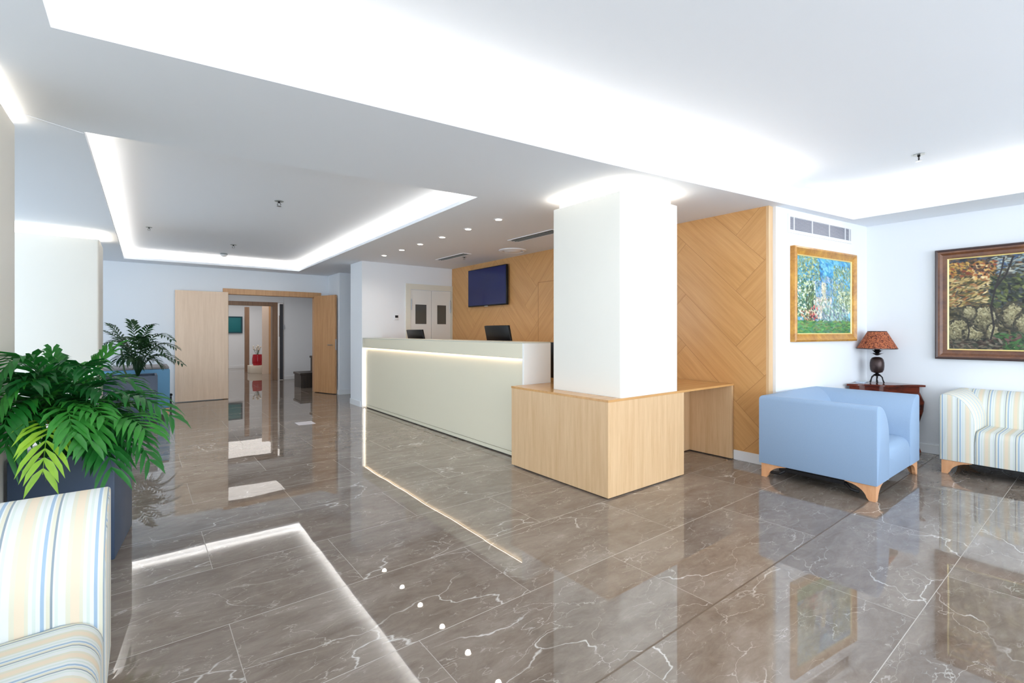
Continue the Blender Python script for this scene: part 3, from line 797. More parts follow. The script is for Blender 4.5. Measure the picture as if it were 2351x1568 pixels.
class Painter:
    def __init__(s, nx, nz, seed):
        s.nx, s.nz = nx, nz; s.im = np.zeros((nz, nx, 3)); s.r = np.random.RandomState(seed)
        s.Y, s.X = np.mgrid[0:nz, 0:nx]; s.X = s.X / (nx - 1.0); s.Y = s.Y / (nz - 1.0); s.asp = nz / nx
    def dab(s, x, y, l, w, ang, col):
        m = int(max(l, w) * s.nx) + 2; cx, cyy = int(x * s.nx), int(y * s.nz)
        x0, x1, y0, y1 = max(0, cx - m), min(s.nx, cx + m), max(0, cyy - m), min(s.nz, cyy + m)
        if x0 >= x1 or y0 >= y1: return
        X = s.X[y0:y1, x0:x1] - x; Y = (s.Y[y0:y1, x0:x1] - y) * s.asp
        u = (X * math.cos(ang) + Y * math.sin(ang)) / l; v = (-X * math.sin(ang) + Y * math.cos(ang)) / w
        k = np.clip(1.4 - (u * u + v * v), 0, 1)[..., None]; s.im[y0:y1, x0:x1] = s.im[y0:y1, x0:x1] * (1 - k) + np.array(col) * k
    def scatter(s, n, box_, pal, l, w, ang, jit=14, da=0.5):
        for _ in range(n):
            x = s.r.uniform(box_[0], box_[1]); y = s.r.uniform(box_[2], box_[3]); c = np.array(pal[s.r.randint(len(pal))]) + s.r.normal(0, jit)
            s.dab(x, y, l * s.r.uniform(.6, 1.5), w * s.r.uniform(.6, 1.4), ang + s.r.normal(0, da), c)
    def line(s, pts, w, col, n=30):
        for (a, b) in zip(pts, pts[1:]):
            for i in range(n):
                k = i / n; s.dab(a[0] + (b[0] - a[0]) * k, a[1] + (b[1] - a[1]) * k, w, w, 0, col)

# blue-green garden picture
pt = Painter(210, 170, 5)
pt.scatter(700, (0, 1, 0, 1), [(96, 158, 186), (110, 170, 196), (84, 140, 170)], .05, .03, 0.3)
pt.scatter(600, (0, 1, 0, .4), [(70, 160, 200), (104, 178, 208), (50, 130, 186), (124, 188, 206)], .035, .014, 0.4)
pt.scatter(200, (.1, .45, .12, .4), [(20, 110, 180), (30, 96, 150), (50, 146, 196), (20, 84, 110)], .02, .012, 1.2)
pt.scatter(900, (.3, .85, .25, .85), [(104, 140, 176), (140, 164, 196), (80, 140, 160), (166, 184, 206), (90, 120, 120), (150, 170, 150)], .020, .008, 0.9)
pt.scatter(800, (0, .32, .3, .78), [(214, 222, 190), (180, 194, 140), (96, 130, 80), (66, 100, 66), (230, 232, 214), (60, 110, 110)], .014, .008, 0.5)
pt.scatter(420, (0, .4, .0, .3), [(150, 160, 96), (116, 146, 110), (190, 190, 136), (96, 130, 110), (110, 170, 190)], .014, .008, 0.5)
pt.scatter(420, (.66, 1, .08, .72), [(128, 152, 106), (160, 168, 112), (104, 148, 130), (190, 200, 170), (90, 120, 90), (110, 160, 180)], .014, .009, 1.3)
pt.scatter(260, (.76, 1, .42, .72), [(218, 224, 196), (190, 200, 156), (120, 140, 100)], .013, .009, 0.5)
pt.scatter(110, (.16, .3, .4, .85), [(66, 92, 60), (96, 122, 70), (44, 60, 54)], .03, .007, 1.5, 14, 0.3)
pt.scatter(110, (.44, .52, .33, .72), [(216, 206, 174), (196, 196, 170), (226, 216, 190), (140, 150, 150)], .014, .010, 1.5)
pt.scatter(330, (.3, .62, .52, .8), [(222, 206, 184), (230, 222, 206), (204, 178, 160), (190, 208, 200), (130, 150, 120)], .014, .009, 1.2)
pt.scatter(160, (.06, .34, .70, .86), [(216, 190, 150), (226, 212, 184), (186, 110, 90), (104, 60, 50), (90, 120, 70)], .012, .008, 0.2)
pt.scatter(26, (.25, .37, .64, .82), [(180, 50, 66), (206, 96, 92), (60, 44, 64)], .010, .012, 0.2)
pt.scatter(420, (.45, .95, .60, .88), [(150, 190, 180), (210, 224, 212), (112, 146, 112), (120, 136, 150), (90, 110, 130)], .018, .008, 1.1)
pt.scatter(800, (0, 1, .84, 1), [(76, 144, 76), (100, 160, 84), (56, 118, 70), (124, 150, 76), (84, 128, 104), (110, 120, 80)], .035, .008, 0.0, 14, 0.25)
p1 = wall_empty('framed_painting', 'blue and green garden painting in a gilt frame on the slanted wall', 'painting', 0.84, 1.638)
hw, hh = 0.603, 0.468
bm = bmesh.new(); frame_ring(bm, hw, hh, [(0, 0), (0, 0.045), (0.018, 0.055), (0.030, 0.045), (0.055, 0.032), (0.075, 0.026)]); link('frame', bm, M['gold'], p1, True, 20)
bm = bmesh.new(); frame_ring(bm, hw - 0.075, hh - 0.075, [(0, 0.026), (0.0, 0.029), (0.010, 0.022), (0.010, 0.016)]); link('inner_slip', bm, M['gold_light'], p1)
canvas(p1, 2 * (hw - 0.083), 2 * (hh - 0.083), 210, 170, pt.im, -0.018)

# big dark landscape
pt = Painter(420, 240, 9)
pt.scatter(1500, (0, 1, 0, 1), [(60, 58, 44), (80, 74, 54), (48, 46, 40), (96, 86, 60)], .03, .012, 0.3)
pt.scatter(2600, (0, 1, .1, 1), [(70, 66, 50), (110, 102, 74), (44, 44, 38), (130, 122, 90), (36, 40, 34), (84, 78, 50)], .012, .004, 0.6, 12, 0.9)
pt.scatter(300, (0, .35, 0, .1), [(50, 62, 84), (74, 64, 54), (40, 44, 54), (110, 80, 50), (60, 60, 70)], .014, .005, 0.1)
pt.scatter(500, (.2, 1, .0, .2), [(110, 130, 140), (150, 162, 156), (60, 84, 120), (170, 170, 156), (70, 80, 80), (60, 60, 56)], .016, .005, 0.1, 12, 0.4)
pt.scatter(420, (0, .22, .05, .2), [(150, 104, 50), (180, 140, 70), (140, 70, 44), (96, 76, 50), (196, 156, 76), (60, 56, 44)], .010, .005, 0.4)
pt.scatter(700, (0, .24, .22, .52), [(140, 122, 70), (180, 154, 96), (96, 90, 58), (80, 78, 52), (196, 176, 130), (60, 56, 46), (150, 100, 60)], .015, .0045, -0.3, 14, 0.35)
pt.scatter(90, (.12, .19, .07, .24), [(210, 166, 96), (170, 104, 62), (220, 200, 150), (80, 56, 44)], .007, .008, 1.5)
for (bx, by, bw_, bh_) in ((.135, .15, .012, .045), (.165, .14, .008, .03), (.15, .20, .02, .012)):
    pt.scatter(14, (bx - bw_ / 2, bx + bw_ / 2, by - bh_ / 2, by + bh_ / 2), [(70, 50, 44), (90, 74, 66)], .005, .003, 1.5)
pt.scatter(700, (.2, .5, .22, .55), [(46, 56, 38), (40, 48, 36), (66, 78, 46), (96, 104, 56), (32, 36, 36), (54, 60, 66)], .014, .006, 0.5)
for (cx_, cz_, rx_, rz_) in ((.05, .80, .055, .13), (.12, .84, .045, .1), (.17, .66, .055, .13), (.10, .60, .03, .07), (.21, .82, .025, .09), (.30, .64, .045, .13), (.36, .74, .05, .12), (.48, .6, .06, .14), (.7, .7, .08, .15), (.88, .62, .06, .14)):
    for _ in range(110):
        a = pt.r.uniform(0, 6.28); k = pt.r.uniform(.85, 1.25); pt.dab(cx_ + rx_ * k * math.cos(a), cz_ + rz_ * k * math.sin(a), .010, .004, a + 1.57, np.array([(54, 50, 42), (44, 44, 36), (74, 68, 52)][pt.r.randint(3)]) + pt.r.normal(0, 6))
    for _ in range(240):
        a = pt.r.uniform(0, 6.28); k = pt.r.uniform(0, .85) ** .6; f_ = 1.08 - 0.45 * k * (0.5 + 0.5 * math.sin(a)); pt.dab(cx_ + rx_ * k * math.cos(a), cz_ + rz_ * k * math.sin(a), .009, .004, pt.r.normal(1.2, 0.7), np.array([(146, 138, 104), (122, 116, 86), (168, 160, 126), (96, 90, 66), (132, 124, 94)][pt.r.randint(5)]) * f_ + pt.r.normal(0, 8))
pt.line([(.19, .98), (.215, .75), (.20, .55), (.22, .35), (.27, .2), (.3, .02)], .0045, (38, 34, 34), 60)
pt.line([(.22, .35), (.25, .14), (.26, .02)], .004, (44, 38, 40), 50)
pt.line([(.085, .98), (.10, .8), (.09, .68)], .004, (44, 40, 36), 50)
pt.scatter(420, (.22, .55, .82, 1), [(48, 84, 44), (60, 104, 52), (32, 54, 36), (100, 68, 66), (60, 70, 50)], .014, .005, 0.2)
pt.scatter(260, (.0, .25, .9, 1), [(40, 40, 36), (66, 50, 42), (100, 92, 76), (50, 56, 44)], .014, .005, 0.2)
p2 = empty('framed_painting', 'large dark rocky landscape painting in a brown frame on the right wall', 'painting', (XR, 0.33, 1.548), -math.pi / 2)
hw, hh = 0.86, 0.556
bm = bmesh.new(); frame_ring(bm, hw, hh, [(0, 0), (0, 0.045), (0.012, 0.058), (0.024, 0.052)]); link('outer_moulding', bm, M['frame_dark'], p2, True, 20)
bm = bmesh.new(); frame_ring(bm, hw - 0.024, hh - 0.024, [(0, 0.052), (0.015, 0.05), (0.035, 0.036), (0.058, 0.032), (0.07, 0.028)]); link('frame', bm, M['frame_brown'], p2, True, 20)
bm = bmesh.new(); frame_ring(bm, hw - 0.094, hh - 0.094, [(0, 0.028), (0.0, 0.031), (0.011, 0.024), (0.011, 0.018)]); link('inner_slip', bm, M['gold_light'], p2)
canvas(p2, 2 * (hw - 0.103), 2 * (hh - 0.103), 420, 240, pt.im, -0.020)

# ------------------------------------------------------------------ upholstered seats
def bracket_leg(parent, x, y, sx, sy, m):
    """L-shaped bracket foot at a corner; arms point along sx, sy"""
    bm = bmesh.new(); L, Hh, wf = 0.20, 0.122, 0.042
    prof = [(0, 0), (wf, 0)]
    for k in range(1, 9):
        a = k / 9 * math.pi / 2; prof.append((wf + 0.012 + (L - wf - 0.012) * (1 - math.cos(a)), (Hh - 0.012) * math.sin(a)))
    prof += [(L, Hh - 0.008), (L, Hh), (0, Hh)]
    prism(bm, [(x + sx * p, q) for p, q in prof], 'y', y, y + sy * 0.026); nv = len(bm.verts); bm.verts.ensure_lookup_table()
    prism(bm, [(y + sy * p, q) for p, q in prof if True], 'x', x + sx * 0.0006, x + sx * 0.026)
    bm.verts.ensure_lookup_table(); bmesh.ops.translate(bm, verts=bm.verts[nv:], vec=(0, sy * 0.0006, 0))
    o = link('leg', bm, m, parent); return o

def seat_set(name, label, cat, loc, rz, Wd, D, T, m, H=0.712, ZS=0.40, cushions=1):
    """front edge on local y=0 facing -y, width along x"""
    r = empty(name, label, cat, loc, rz)
    Zb = 0.12
    def profile():
        pr = [(0.004, Zb), (0.0, Zb + 0.006), (0.0, H - 0.035)]
        for k in range(1, 6):
            a = k / 6 * math.pi / 2; pr.append((0.032 * (1 - math.cos(a)), H - 0.035 + 0.035 * math.sin(a)))
        tf = 0.04
        pr.append((tf, H))
        cz = ZS + 0.06
        for k in range(1, 13):
            a = k / 13 * math.pi / 2; pr.append((tf + (T - tf) * math.sin(a), cz + (H - cz) * math.cos(a)))
        pr += [(T, cz), (T, Zb)]
        return pr
    pf = profile()
    def setuv(bm, side):
        uvl = bm.loops.layers.uv.verify()
        bm.normal_update()
        for f in bm.faces:
            n = f.normal
            for lp in f.loops:
                c = lp.vert.co
                if side == 'arm': u = c.x if abs(n.y) > 0.7 else c.y
                else: u = c.y if abs(n.x) > 0.7 else c.x
                lp[uvl].uv = (u, c.z + c.y)
    # arms (mitred into the back)
    for flip in (False, True):
        bm = bmesh.new(); prism(bm, pf, 'y', 0.0, D)
        bmesh.ops.bisect_plane(bm, geom=bm.verts[:] + bm.edges[:] + bm.faces[:], plane_co=(0, D, 0), plane_no=(1, 1, 0), clear_outer=True)
        holes = [e_ for e_ in bm.edges if e_.is_boundary]
        if holes: bmesh.ops.contextual_create(bm, geom=holes)
        if flip:
            for v in bm.verts: v.co.x = Wd - v.co.x
        bmesh.ops.recalc_face_normals(bm, faces=bm.faces)
        fe = [e_ for e_ in bm.edges if abs(e_.verts[0].co.y) < 1e-5 and abs(e_.verts[1].co.y) < 1e-5]
        bmesh.ops.bevel(bm, geom=fe, offset=0.009, segments=2, profile=0.5, affect='EDGES')
        setuv(bm, 'arm'); link('armrest', bm, m, r, True, 40)
    bm = bmesh.new(); prism(bm, [(D - p, z) for p, z in pf], 'x', 0.0, Wd)
    bmesh.ops.bisect_plane(bm, geom=bm.verts[:] + bm.edges[:] + bm.faces[:], plane_co=(0, D, 0), plane_no=(-1, -1, 0), clear_outer=True)
    holes = [e_ for e_ in bm.edges if e_.is_boundary]
    if holes: bmesh.ops.contextual_create(bm, geom=holes)
    bmesh.ops.bisect_plane(bm, geom=bm.verts[:] + bm.edges[:] + bm.faces[:], plane_co=(Wd, D, 0), plane_no=(1, -1, 0), clear_outer=True)
    holes = [e_ for e_ in bm.edges if e_.is_boundary]
    if holes: bmesh.ops.contextual_create(bm, geom=holes)
    bmesh.ops.recalc_face_normals(bm, faces=bm.faces)
    setuv(bm, 'back'); link('backrest', bm, m, r, True, 40)
    # seat cushions
    n = cushions; ww = (Wd - 2 * T) / n
    for k in range(n):
        x0, x1 = T + k * ww + 0.003, T + (k + 1) * ww - 0.003
        pr = [(0.008, Zb), (0.004, Zb + 0.01), (0.004, ZS - 0.085)]
        for q in range(1, 8):
            a = q / 8 * math.pi / 2; pr.append((0.004 + 0.075 * (1 - math.cos(a)), ZS - 0.085 + 0.085 * math.sin(a)))
        pr += [(0.10, ZS), (D - T * 0.6, ZS - 0.012), (D - T * 0.6, Zb)]
        bm = bmesh.new(); prism(bm, pr, 'x', x0, x1)
        se = [e_ for e_ in bm.edges if abs(e_.verts[0].co.x - e_.verts[1].co.x) < 1e-6 and min(e_.verts[0].co.z, e_.verts[1].co.z) > Zb + 0.03]
        bmesh.ops.bevel(bm, geom=se, offset=0.012, segments=2, profile=0.5, affect='EDGES')
        setuv(bm, 'back'); link('seat', bm, m, r, True, 40)
    bm = bmesh.new(); box(bm, 0.03, Wd - 0.03, 0.03, D - 0.03, Zb - 0.012, Zb + 0.01); link('underside', bm, M['black'], r)
    ins = 0.014
    for (x, y, sx, sy) in ((ins, ins, 1, 1), (Wd - ins, ins, -1, 1), (ins, D - ins, 1, -1), (Wd - ins, D - ins, -1, -1)):
        bracket_leg(r, x, y, sx, sy, M['leg_wood'])
    return r

bl = seat_set('armchair', 'light blue tub armchair on wooden bracket feet, side-on beside the oak desk', 'armchair', (4.295, 1.115, 0), 0.0, 1.19, 0.855, 0.30, M['blue'], ZS=0.37)
# bed-style black rails under the blue armchair
bm = bmesh.new(); box(bm, 0.18, 1.0, 0.30, 0.335, 0.075, 0.105); box(bm, 0.03, 0.065, 0.22, 0.70, 0.075, 0.105); tube(bm, [(0.05, 0.22, 0.09), (0.02, 0.17, 0.055), (0.02, 0.12, 0.05)], 0.012, 8); tube(bm, [(0.05, 0.64, 0.09), (0.02, 0.69, 0.055), (0.02, 0.76, 0.05)], 0.012, 8)
link('under_rail', bm, M['black_metal'], bl)
seat_set('striped_sofa', 'cream sofa with blue and tan stripes under the large landscape painting', 'sofa', (5.685, 1.02, 0), -math.pi / 2, 1.90, 0.79, 0.23, M['stripe'])
seat_set('striped_sofa', 'cream sofa with blue and tan stripes, cropped at the lower left corner', 'sofa', (-0.088, 0.375, 0), math.pi / 2, 1.90, 0.80, 0.34, M['stripe'], ZS=0.40)
ca_ = empty('blue_armchair', 'blue armchair with a grey top standing behind the far planter', 'armchair', (0.345, 9.0, 0), math.pi / 2)

# far blue armchair, partly hidden
bm = bmesh.new(); box(bm, 0, 0.80, 0, 0.9, 0.10, 0.70, 0.02, 2); link('body', bm, M['blue_fab2'], ca_, True)
bm = bmesh.new(); box(bm, 0.01, 0.79, 0.01, 0.89, 0.70, 0.735, 0.012, 2); link('top_pad', bm, M['taupe'], ca_, True)
for (x, y) in ((0.03, 0.03), (0.77, 0.03), (0.03, 0.87), (0.77, 0.87)):
    bm = bmesh.new(); box(bm, x - 0.02, x + 0.02, y - 0.02, y + 0.02, 0, 0.10); link('leg', bm, M['leg_wood'], ca_)

# ------------------------------------------------------------------ corner table
ct = empty('corner_table', 'small dark red corner table with a scalloped top edge behind the blue armchair', 'table', (6.21, 1.545, 0), math.atan2(1.27 - 1.80, 6.45 - 5.97))
# local x runs along the front edge, +y into the corner
hw = 0.357
def toprim(out, n=40):
    pts = []
    for k in range(n + 1):
        s = -1 + 2 * k / n
        x = s * (hw + out); y = -0.030 * math.cos(s * math.pi * 1.5) * (1 - 0.3 * abs(s)) - out * 0.6 - 0.03 * (1 - s * s)
        pts.append((x, y))
    return pts
front = toprim(0.015)
bm = bmesh.new(); prism(bm, front + [(0.37, 0.05), (0.10, 0.275), (0.0, 0.315), (-0.1, 0.275), (-0.33, 0.03)], 'z', 0.692, 0.712)
link('table_top', bm, M['mahogany'], ct)
bm = bmesh.new(); ap = [(x * 0.93, y * 0.9 + 0.02) for x, y in toprim(0.0)]
prism(bm, ap + [(0.30, 0.08), (0.08, 0.25), (-0.08, 0.25), (-0.30, 0.06)], 'z', 0.60, 0.692); link('apron', bm, M['mahogany'], ct)
for (x, y, dx, dy) in ((-0.30, 0.035, -1, -0.5), (0.31, 0.035, 1, -0.5), (0.0, 0.22, 0, 1)):
    bm = bmesh.new()
    tube(bm, [(x, y, 0.62), (x + 0.03 * dx, y + 0.03 * dy, 0.53), (x + 0.028 * dx, y + 0.028 * dy, 0.44), (x, y, 0.28), (x - 0.01 * dx, y, 0.12), (x + 0.012 * dx, y + 0.012 * dy, 0.03), (x + 0.02 * dx, y + 0.02 * dy, 0.0)],
         [0.032, 0.034, 0.028, 0.018, 0.014, 0.02, 0.022], 12)
    link('leg', bm, M['mahogany'], ct, True)

lm = empty('table_lamp', 'table lamp with a dark pineapple base and speckled rust shade', 'lamp', (6.312, 1.642, 0.712)); lm.scale = (0.82, 0.82, 1.0)
bm = bmesh.new()
for k in range(6):
    a = k * math.pi / 3 + 0.3; c_, s_ = math.cos(a), math.sin(a)
    tube(bm, [(0.008 * c_, 0.008 * s_, 0.098), (0.034 * c_, 0.034 * s_, 0.088), (0.064 * c_, 0.064 * s_, 0.062), (0.074 * c_, 0.074 * s_, 0.028), (0.084 * c_, 0.084 * s_, 0.005)], [0.009, 0.008, 0.007, 0.007, 0.009], 8)
lathe(bm, [(0, 0.118), (0.010, 0.116), (0.018, 0.104), (0.046, 0.084), (0.04, 0.078), (0, 0.09)], 20)
link('foot', bm, M['bronze2'], lm, True)
bm = bmesh.new()
lathe(bm, [(0, 0.108), (0.03, 0.109), (0.060, 0.120), (0.074, 0.145), (0.079, 0.185), (0.078, 0.222), (0.070, 0.255), (0.054, 0.275), (0.025, 0.284), (0, 0.285)], 36); link('pineapple_body', bm, M['bronze'], lm, True)
bm = bmesh.new(); tube(bm, [(0, 0, 0.30), (0, 0, 0.40)], 0.012, 10)
for ring, (zz, n, ln, up) in enumerate(((0.300, 8, 0.088, 0.45), (0.318, 8, 0.084, 0.9), (0.326, 7, 0.07, 2.0))):
    for k in range(n):
        a = k * 2 * math.pi / n + ring * 0.4; c_, s_ = math.cos(a), math.sin(a); nrm2 = math.hypot(1, up)
        p0 = Vector((0.008 * c_, 0.008 * s_, zz)); p1_ = p0 + Vector((c_, s_, up)) / nrm2 * ln * 0.55; p2_ = p0 + Vector((c_, s_, up * 0.75)) / nrm2 * ln
        side = Vector((-s_, c_, 0)) * 0.017
        a0_, a1_, b0_, b1_, tt = [bm.verts.new(v) for v in (p0 - side * .6, p0 + side * .6, p1_ - side, p1_ + side, p2_)]
        bm.faces.new((a0_, a1_, b1_, b0_)); bm.faces.new((b0_, b1_, tt))
link('leaf_crown', bm, M['bronze2'], lm)
bm = bmesh.new(); lathe(bm, [(0.215, 0.375), (0.218, 0.380), (0.104, 0.560), (0.100, 0.562), (0.100, 0.558), (0.212, 0.378)], 48); link('lamp_shade', bm, M['shade'], lm, True)
bm = bmesh.new(); lathe(bm, [(0.212, 0.370), (0.220, 0.371), (0.220, 0.380), (0.213, 0.381)], 48); lathe(bm, [(0.100, 0.556), (0.106, 0.556), (0.104, 0.565), (0.099, 0.565)], 48); link('shade_trim', bm, M['frame_dark'], lm, True)
lathe_b = bmesh.new(); lathe(lathe_b, [(0, 0.40), (0.02, 0.41), (0.028, 0.44), (0.02, 0.475), (0, 0.485)], 16); link('bulb', lathe_b, M['grille'], lm, True)
tr = tag(mbox('glass_tray', 6.17, 6.29, 1.72, 1.80, 0.712, 0.722, mat('pale_glass', srgb(205, 220, 238), 0.1), bev=0.003), 'small pale glass tray on the corner table behind the lamp', 'tray')

# ------------------------------------------------------------------ planters
def planter(label, loc, rz, w, d, h, wheels=0.0):
    """local: front face on y=0, right edge at x=0, extends to -x"""
    r = empty('planter', label, 'planter', loc, rz)
    bm = bmesh.new(); t_ = 0.028
    outer = [(-w, 0), (0, 0), (0, d), (-w, d)]; inner = [(-w + t_, t_), (-t_, t_), (-t_, d - t_), (-w + t_, d - t_)]
    o0 = [bm.verts.new((x * 1.0, y, wheels)) for x, y in outer]; o1 = [bm.verts.new((x, y, h)) for x, y in outer]
    i1 = [bm.verts.new((x, y, h)) for x, y in inner]; i0 = [bm.verts.new((x, y, h - 0.10)) for x, y in inner]
    bm.faces.new(o0)
    for k in range(4):
        j = (k + 1) % 4
        bm.faces.new((o0[k], o0[j], o1[j], o1[k])); bm.faces.new((o1[k], o1[j], i1[j], i1[k])); bm.faces.new((i1[k], i1[j], i0[j], i0[k]))
    bm.faces.new(i0)
    es = [e_ for e_ in bm.edges if (e_.verts[0] in o1 or e_.verts[0] in o0) and (e_.verts[1] in o1 or e_.verts[1] in o0)]
    bmesh.ops.bevel(bm, geom=es, offset=0.006, segments=2, profile=0.5, affect='EDGES')
    link('box', bm, M['planter'], r, True)
    bm = bmesh.new(); n = 14
    g_ = [[bm.verts.new((-w + t_ + (w - 2 * t_) * i / n, t_ + (d - 2 * t_) * j / n, h - 0.045 + 0.012 * math.sin(i * 2.3) * math.cos(j * 1.7 + i))) for i in range(n + 1)] for j in range(n + 1)]
    for j in range(n):
        for i in range(n): bm.faces.new((g_[j][i], g_[j][i + 1], g_[j + 1][i + 1], g_[j + 1][i]))
    link('soil', bm, M['soil'], r)
    if wheels > 0:
        bm = bmesh.new(); box(bm, -w + 0.03, -0.03, 0.03, d - 0.03, 0.0, wheels); link('base', bm, M['black'], r)
    return r
planter('anthracite box planter in front, behind the cropped striped armchair', (-0.118, 3.452, 0), -math.radians(7.2), 0.43, 0.55, 0.602)
planter('anthracite box planter in the distance, before the far wall', (0.176, 8.215, 0), 0.0, 0.95, 0.50, 0.664, 0.035)

# ------------------------------------------------------------------ palms
RIGHT = Vector((cy_, -sy_, 0)); FWD = Vector((sy_, cy_, 0)); UP = Vector((0, 0, 1))
def frond(parent, base, ctrl, tip, m, n=13, ll=0.17, lw=0.013, rnd=None, stem_frac=0.35, droop=0.5):
    """feather leaf: rachis along a quadratic curve, paired folded leaflets"""
    bm = bmesh.new(); P_ = lambda k: base * (1 - k) ** 2 + ctrl * 2 * k * (1 - k) + tip * k * k
    pts = [P_(k / 14) for k in range(15)]
    tube(bm, pts, [0.0055 * (1 - 0.8 * k / 14) for k in range(15)], 5, False)
    for i in range(n):
        k = stem_frac + (1 - stem_frac) * (i + 0.5) / n
        p = P_(k); tdir = (P_(min(1, k + 0.02)) - P_(k - 0.02)).normalized()
        side = tdir.cross(UP)
        side = side.normalized() if side.length > 0.15 else RIGHT.copy()
        nrm_ = side.cross(tdir).normalized()
        L = ll * (0.62 + 0.38 * math.sin(math.pi * min(1, (i + 1.0) / (n + 0.4)) ** 0.8)) * rnd.uniform(0.85, 1.15)
        for sgn in (-1, 1):
            fw = 0.75 + 0.8 * i / n + rnd.uniform(-0.12, 0.12)
            d = (side * sgn + tdir * fw + nrm_ * rnd.uniform(0.05, 0.35)).normalized()
            q0 = p; q1 = p + d * L * 0.35; q2 = p + d * L * 0.70 - UP * L * 0.10 * droop * 2; q3 = p + d * L * 0.93 - UP * L * 0.30 * droop * 2
            across = d.cross(nrm_).normalized()
            W_ = lw * rnd.uniform(0.8, 1.2)
            ws = (0.25, 1.0, 0.8, 0.0)
            rows = []
            for q, w_ in zip((q0, q1, q2, q3), ws):
                if w_ == 0: rows.append([bm.verts.new(q)])
                else: rows.append([bm.verts.new(q - across * W_ * w_ + nrm_ * W_ * w_ * 0.35), bm.verts.new(q), bm.verts.new(q + across * W_ * w_ + nrm_ * W_ * w_ * 0.35)])
            for a, b in zip(rows, rows[1:]):
                if len(b) == 3:
                    bm.faces.new((a[0], a[1], b[1], b[0])); bm.faces.new((a[1], a[2], b[2], b[1]))
                else:
                    bm.faces.new((a[0], a[1], b[0])); bm.faces.new((a[1], a[2], b[0]))
    me = bpy.data.meshes.new('frond'); bm.to_mesh(me); bm.free(); me.materials.append(m)
    for pl in me.polygons: pl.use_smooth = True
    o = bpy.data.objects.new('frond', me); C.objects.link(o); o.parent = parent
    return o

def px(u, v, t_):      # a point at depth t_ in front of the eye, relative to the world
    return RIGHT * ((u - CX) / F * t_) + FWD * t_ + UP * (EYE - (v - HY) / F * t_)

def palm(label, origin, spec, seed, ll, lw, stems, n=13, droop=0.5):
    r = empty('palm', label, 'plant', origin); rnd = random.Random(seed); o3 = Vector(origin)
    for (b, c, t3, m) in spec: frond(r, b - o3, c - o3, t3 - o3, M[m], n, ll * rnd.uniform(0.85, 1.15), lw, rnd, 0.3, droop)
    for pts in stems:
        bm = bmesh.new(); tube(bm, [Vector(p) - o3 for p in pts], 0.011, 8); link('stem', bm, M['stem'], r, True)
    return r
T1 = 2.73
spec = []
def f1(bu, bv, cu, cv, tu, tv, dt, m, dc=None): spec.append((px(bu, bv, T1), px(cu, cv, T1 + (dt * 0.6 if dc is None else dc)), px(tu, tv, T1 + dt), m))
f1(140, 1050, 95, 740, 6, 850, -0.42, 'leaf_a')
f1(140, 1050, 100, 800, 12, 905, -0.42, 'leaf_b')
f1(145, 1050, 140, 900, 118, 806, 0.0, 'leaf_a')
f1(150, 1050, 175, 880, 258, 800, 0.05, 'leaf_b')
f1(150, 1050, 190, 820, 310, 885, 0.15, 'leaf_a')
f1(155, 1050, 250, 820, 398, 962, -0.1, 'leaf_a')
f1(160, 1050, 270, 880, 345, 1065, -0.2, 'leaf_a')
f1(160, 1050, 220, 880, 258, 1085, -0.32, 'leaf_a')
f1(140, 1050, 115, 860, 98, 1090, -0.52, 'leaf_c', -0.42)
f1(135, 1050, 60, 850, 10, 1040, -0.5, 'leaf_a', -0.35)
f1(135, 1050, 40, 830, 8, 985, -0.5, 'leaf_a', -0.3)
f1(135, 1050, 60, 860, 14, 1035, -0.48, 'leaf_b', -0.3)
f1(150, 1050, 165, 860, 165, 850, 0.15, 'leaf_b')
f1(150, 1050, 205, 860, 205, 1020, -0.4, 'leaf_b', -0.3)
f1(145, 1050, 155, 860, 240, 960, -0.35, 'leaf_b')
f1(140, 1050, 90, 860, 35, 945, -0.40, 'leaf_b')
f1(160, 1050, 265, 900, 335, 990, -0.3, 'leaf_b')
f1(145, 1050, 125, 840, 60, 845, -0.1, 'leaf_a')
f1(155, 1050, 240, 860, 285, 930, 0.2, 'leaf_a')
f1(145, 1050, 125, 880, 60, 900, -0.2, 'leaf_a')
f1(155, 1050, 200, 920, 300, 1035, -0.2, 'leaf_a')
f1(160, 1050, 250, 900, 318, 940, 0.1, 'leaf_b')
f1(145, 1050, 150, 850, 165, 1000, -0.45, 'leaf_b', -0.35)
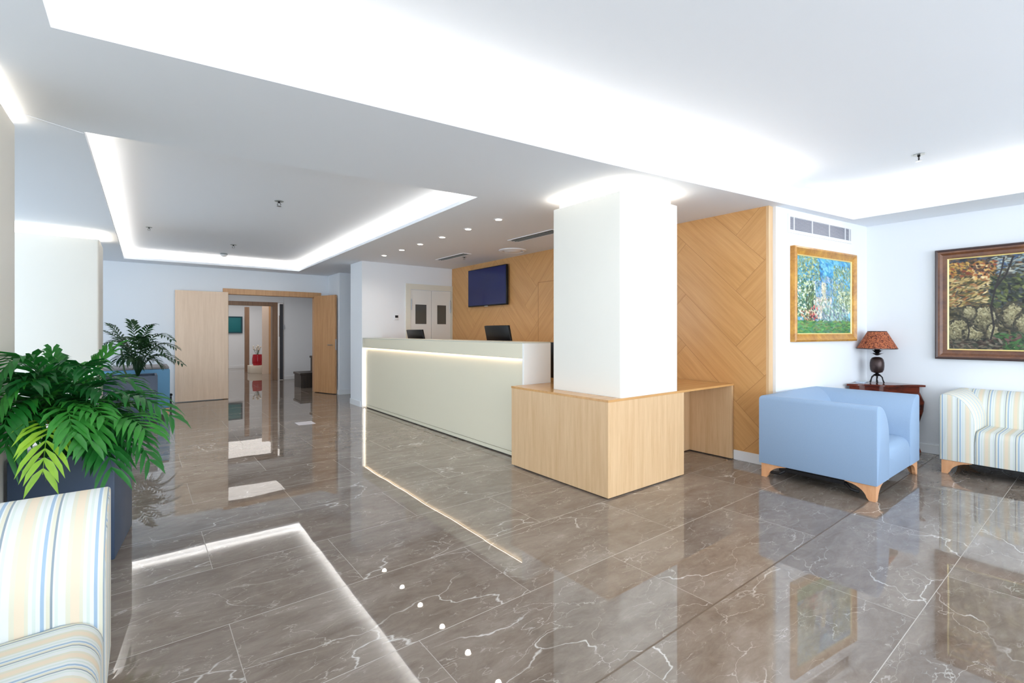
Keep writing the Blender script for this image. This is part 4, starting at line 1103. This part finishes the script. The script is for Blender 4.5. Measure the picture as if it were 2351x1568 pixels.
f1(145, 1050, 130, 900, 190, 880, 0.1, 'leaf_a')
rq = random.Random(31)
for (tu, tv) in ((70, 880), (110, 850), (200, 850), (235, 900), (280, 960), (20, 880), (300, 1000), (230, 1040), (60, 985), (180, 930), (340, 925), (150, 1060)):
    f1(150 + rq.uniform(-15, 15), 1050, (145 + tu) / 2 + rq.uniform(-15, 15), min(tv, 940) - 60, tu, tv, rq.uniform(-0.35, 0.1) if tu > 100 else -0.4, rq.choice(['leaf_a', 'leaf_e', 'leaf_e']))
b1 = px(145, 1050, T1)
palm('large green palm with one yellowing frond hanging over the front planter', (b1.x, b1.y, 0.56), spec, 4, 0.19, 0.0135,
     [(px(140, 1065, T1), px(135, 1000, T1), px(130, 920, T1)), (px(160, 1065, T1), px(175, 990, T1), px(190, 920, T1)), (px(125, 1065, T1), px(105, 1000, T1 - .1), px(85, 940, T1 - .2))], 12, 0.55)
# distant palm
T2 = 6.72; spec = []
rnd = random.Random(12)
def f2(cu, cv, tu, tv, dt, m, bu=316, bv=868): spec.append((px(bu, bv, T2), px(cu, cv, T2 + dt * 0.5), px(tu, tv, T2 + dt), m))
for (cu, cv, tu, tv) in ((300, 760, 240, 790), (290, 770, 238, 760), (310, 750, 300, 738), (320, 750, 352, 745), (340, 730, 395, 782), (345, 760, 405, 800), (350, 780, 420, 838), (345, 790, 395, 830), (335, 800, 370, 840),
                         (295, 790, 268, 830), (280, 760, 250, 745), (330, 790, 345, 838), (305, 790, 290, 830), (325, 760, 372, 800), (315, 760, 325, 780), (300, 770, 282, 775), (340, 770, 380, 812), (310, 800, 318, 838), (290, 775, 262, 800), (330, 740, 330, 790)):
    f2(cu, cv, tu, tv, rnd.uniform(-0.35, 0.3), 'leaf_d')
b2 = px(316, 870, T2)
palm('dark green palm in the distant planter, beside the folded-back door leaf', (b2.x, b2.y, 0.62), spec, 8, 0.15, 0.013, [(px(316, 876, T2), px(318, 850, T2), px(316, 820, T2)), (px(300, 876, T2), px(285, 850, T2), px(278, 800, T2))], 12, 0.5)
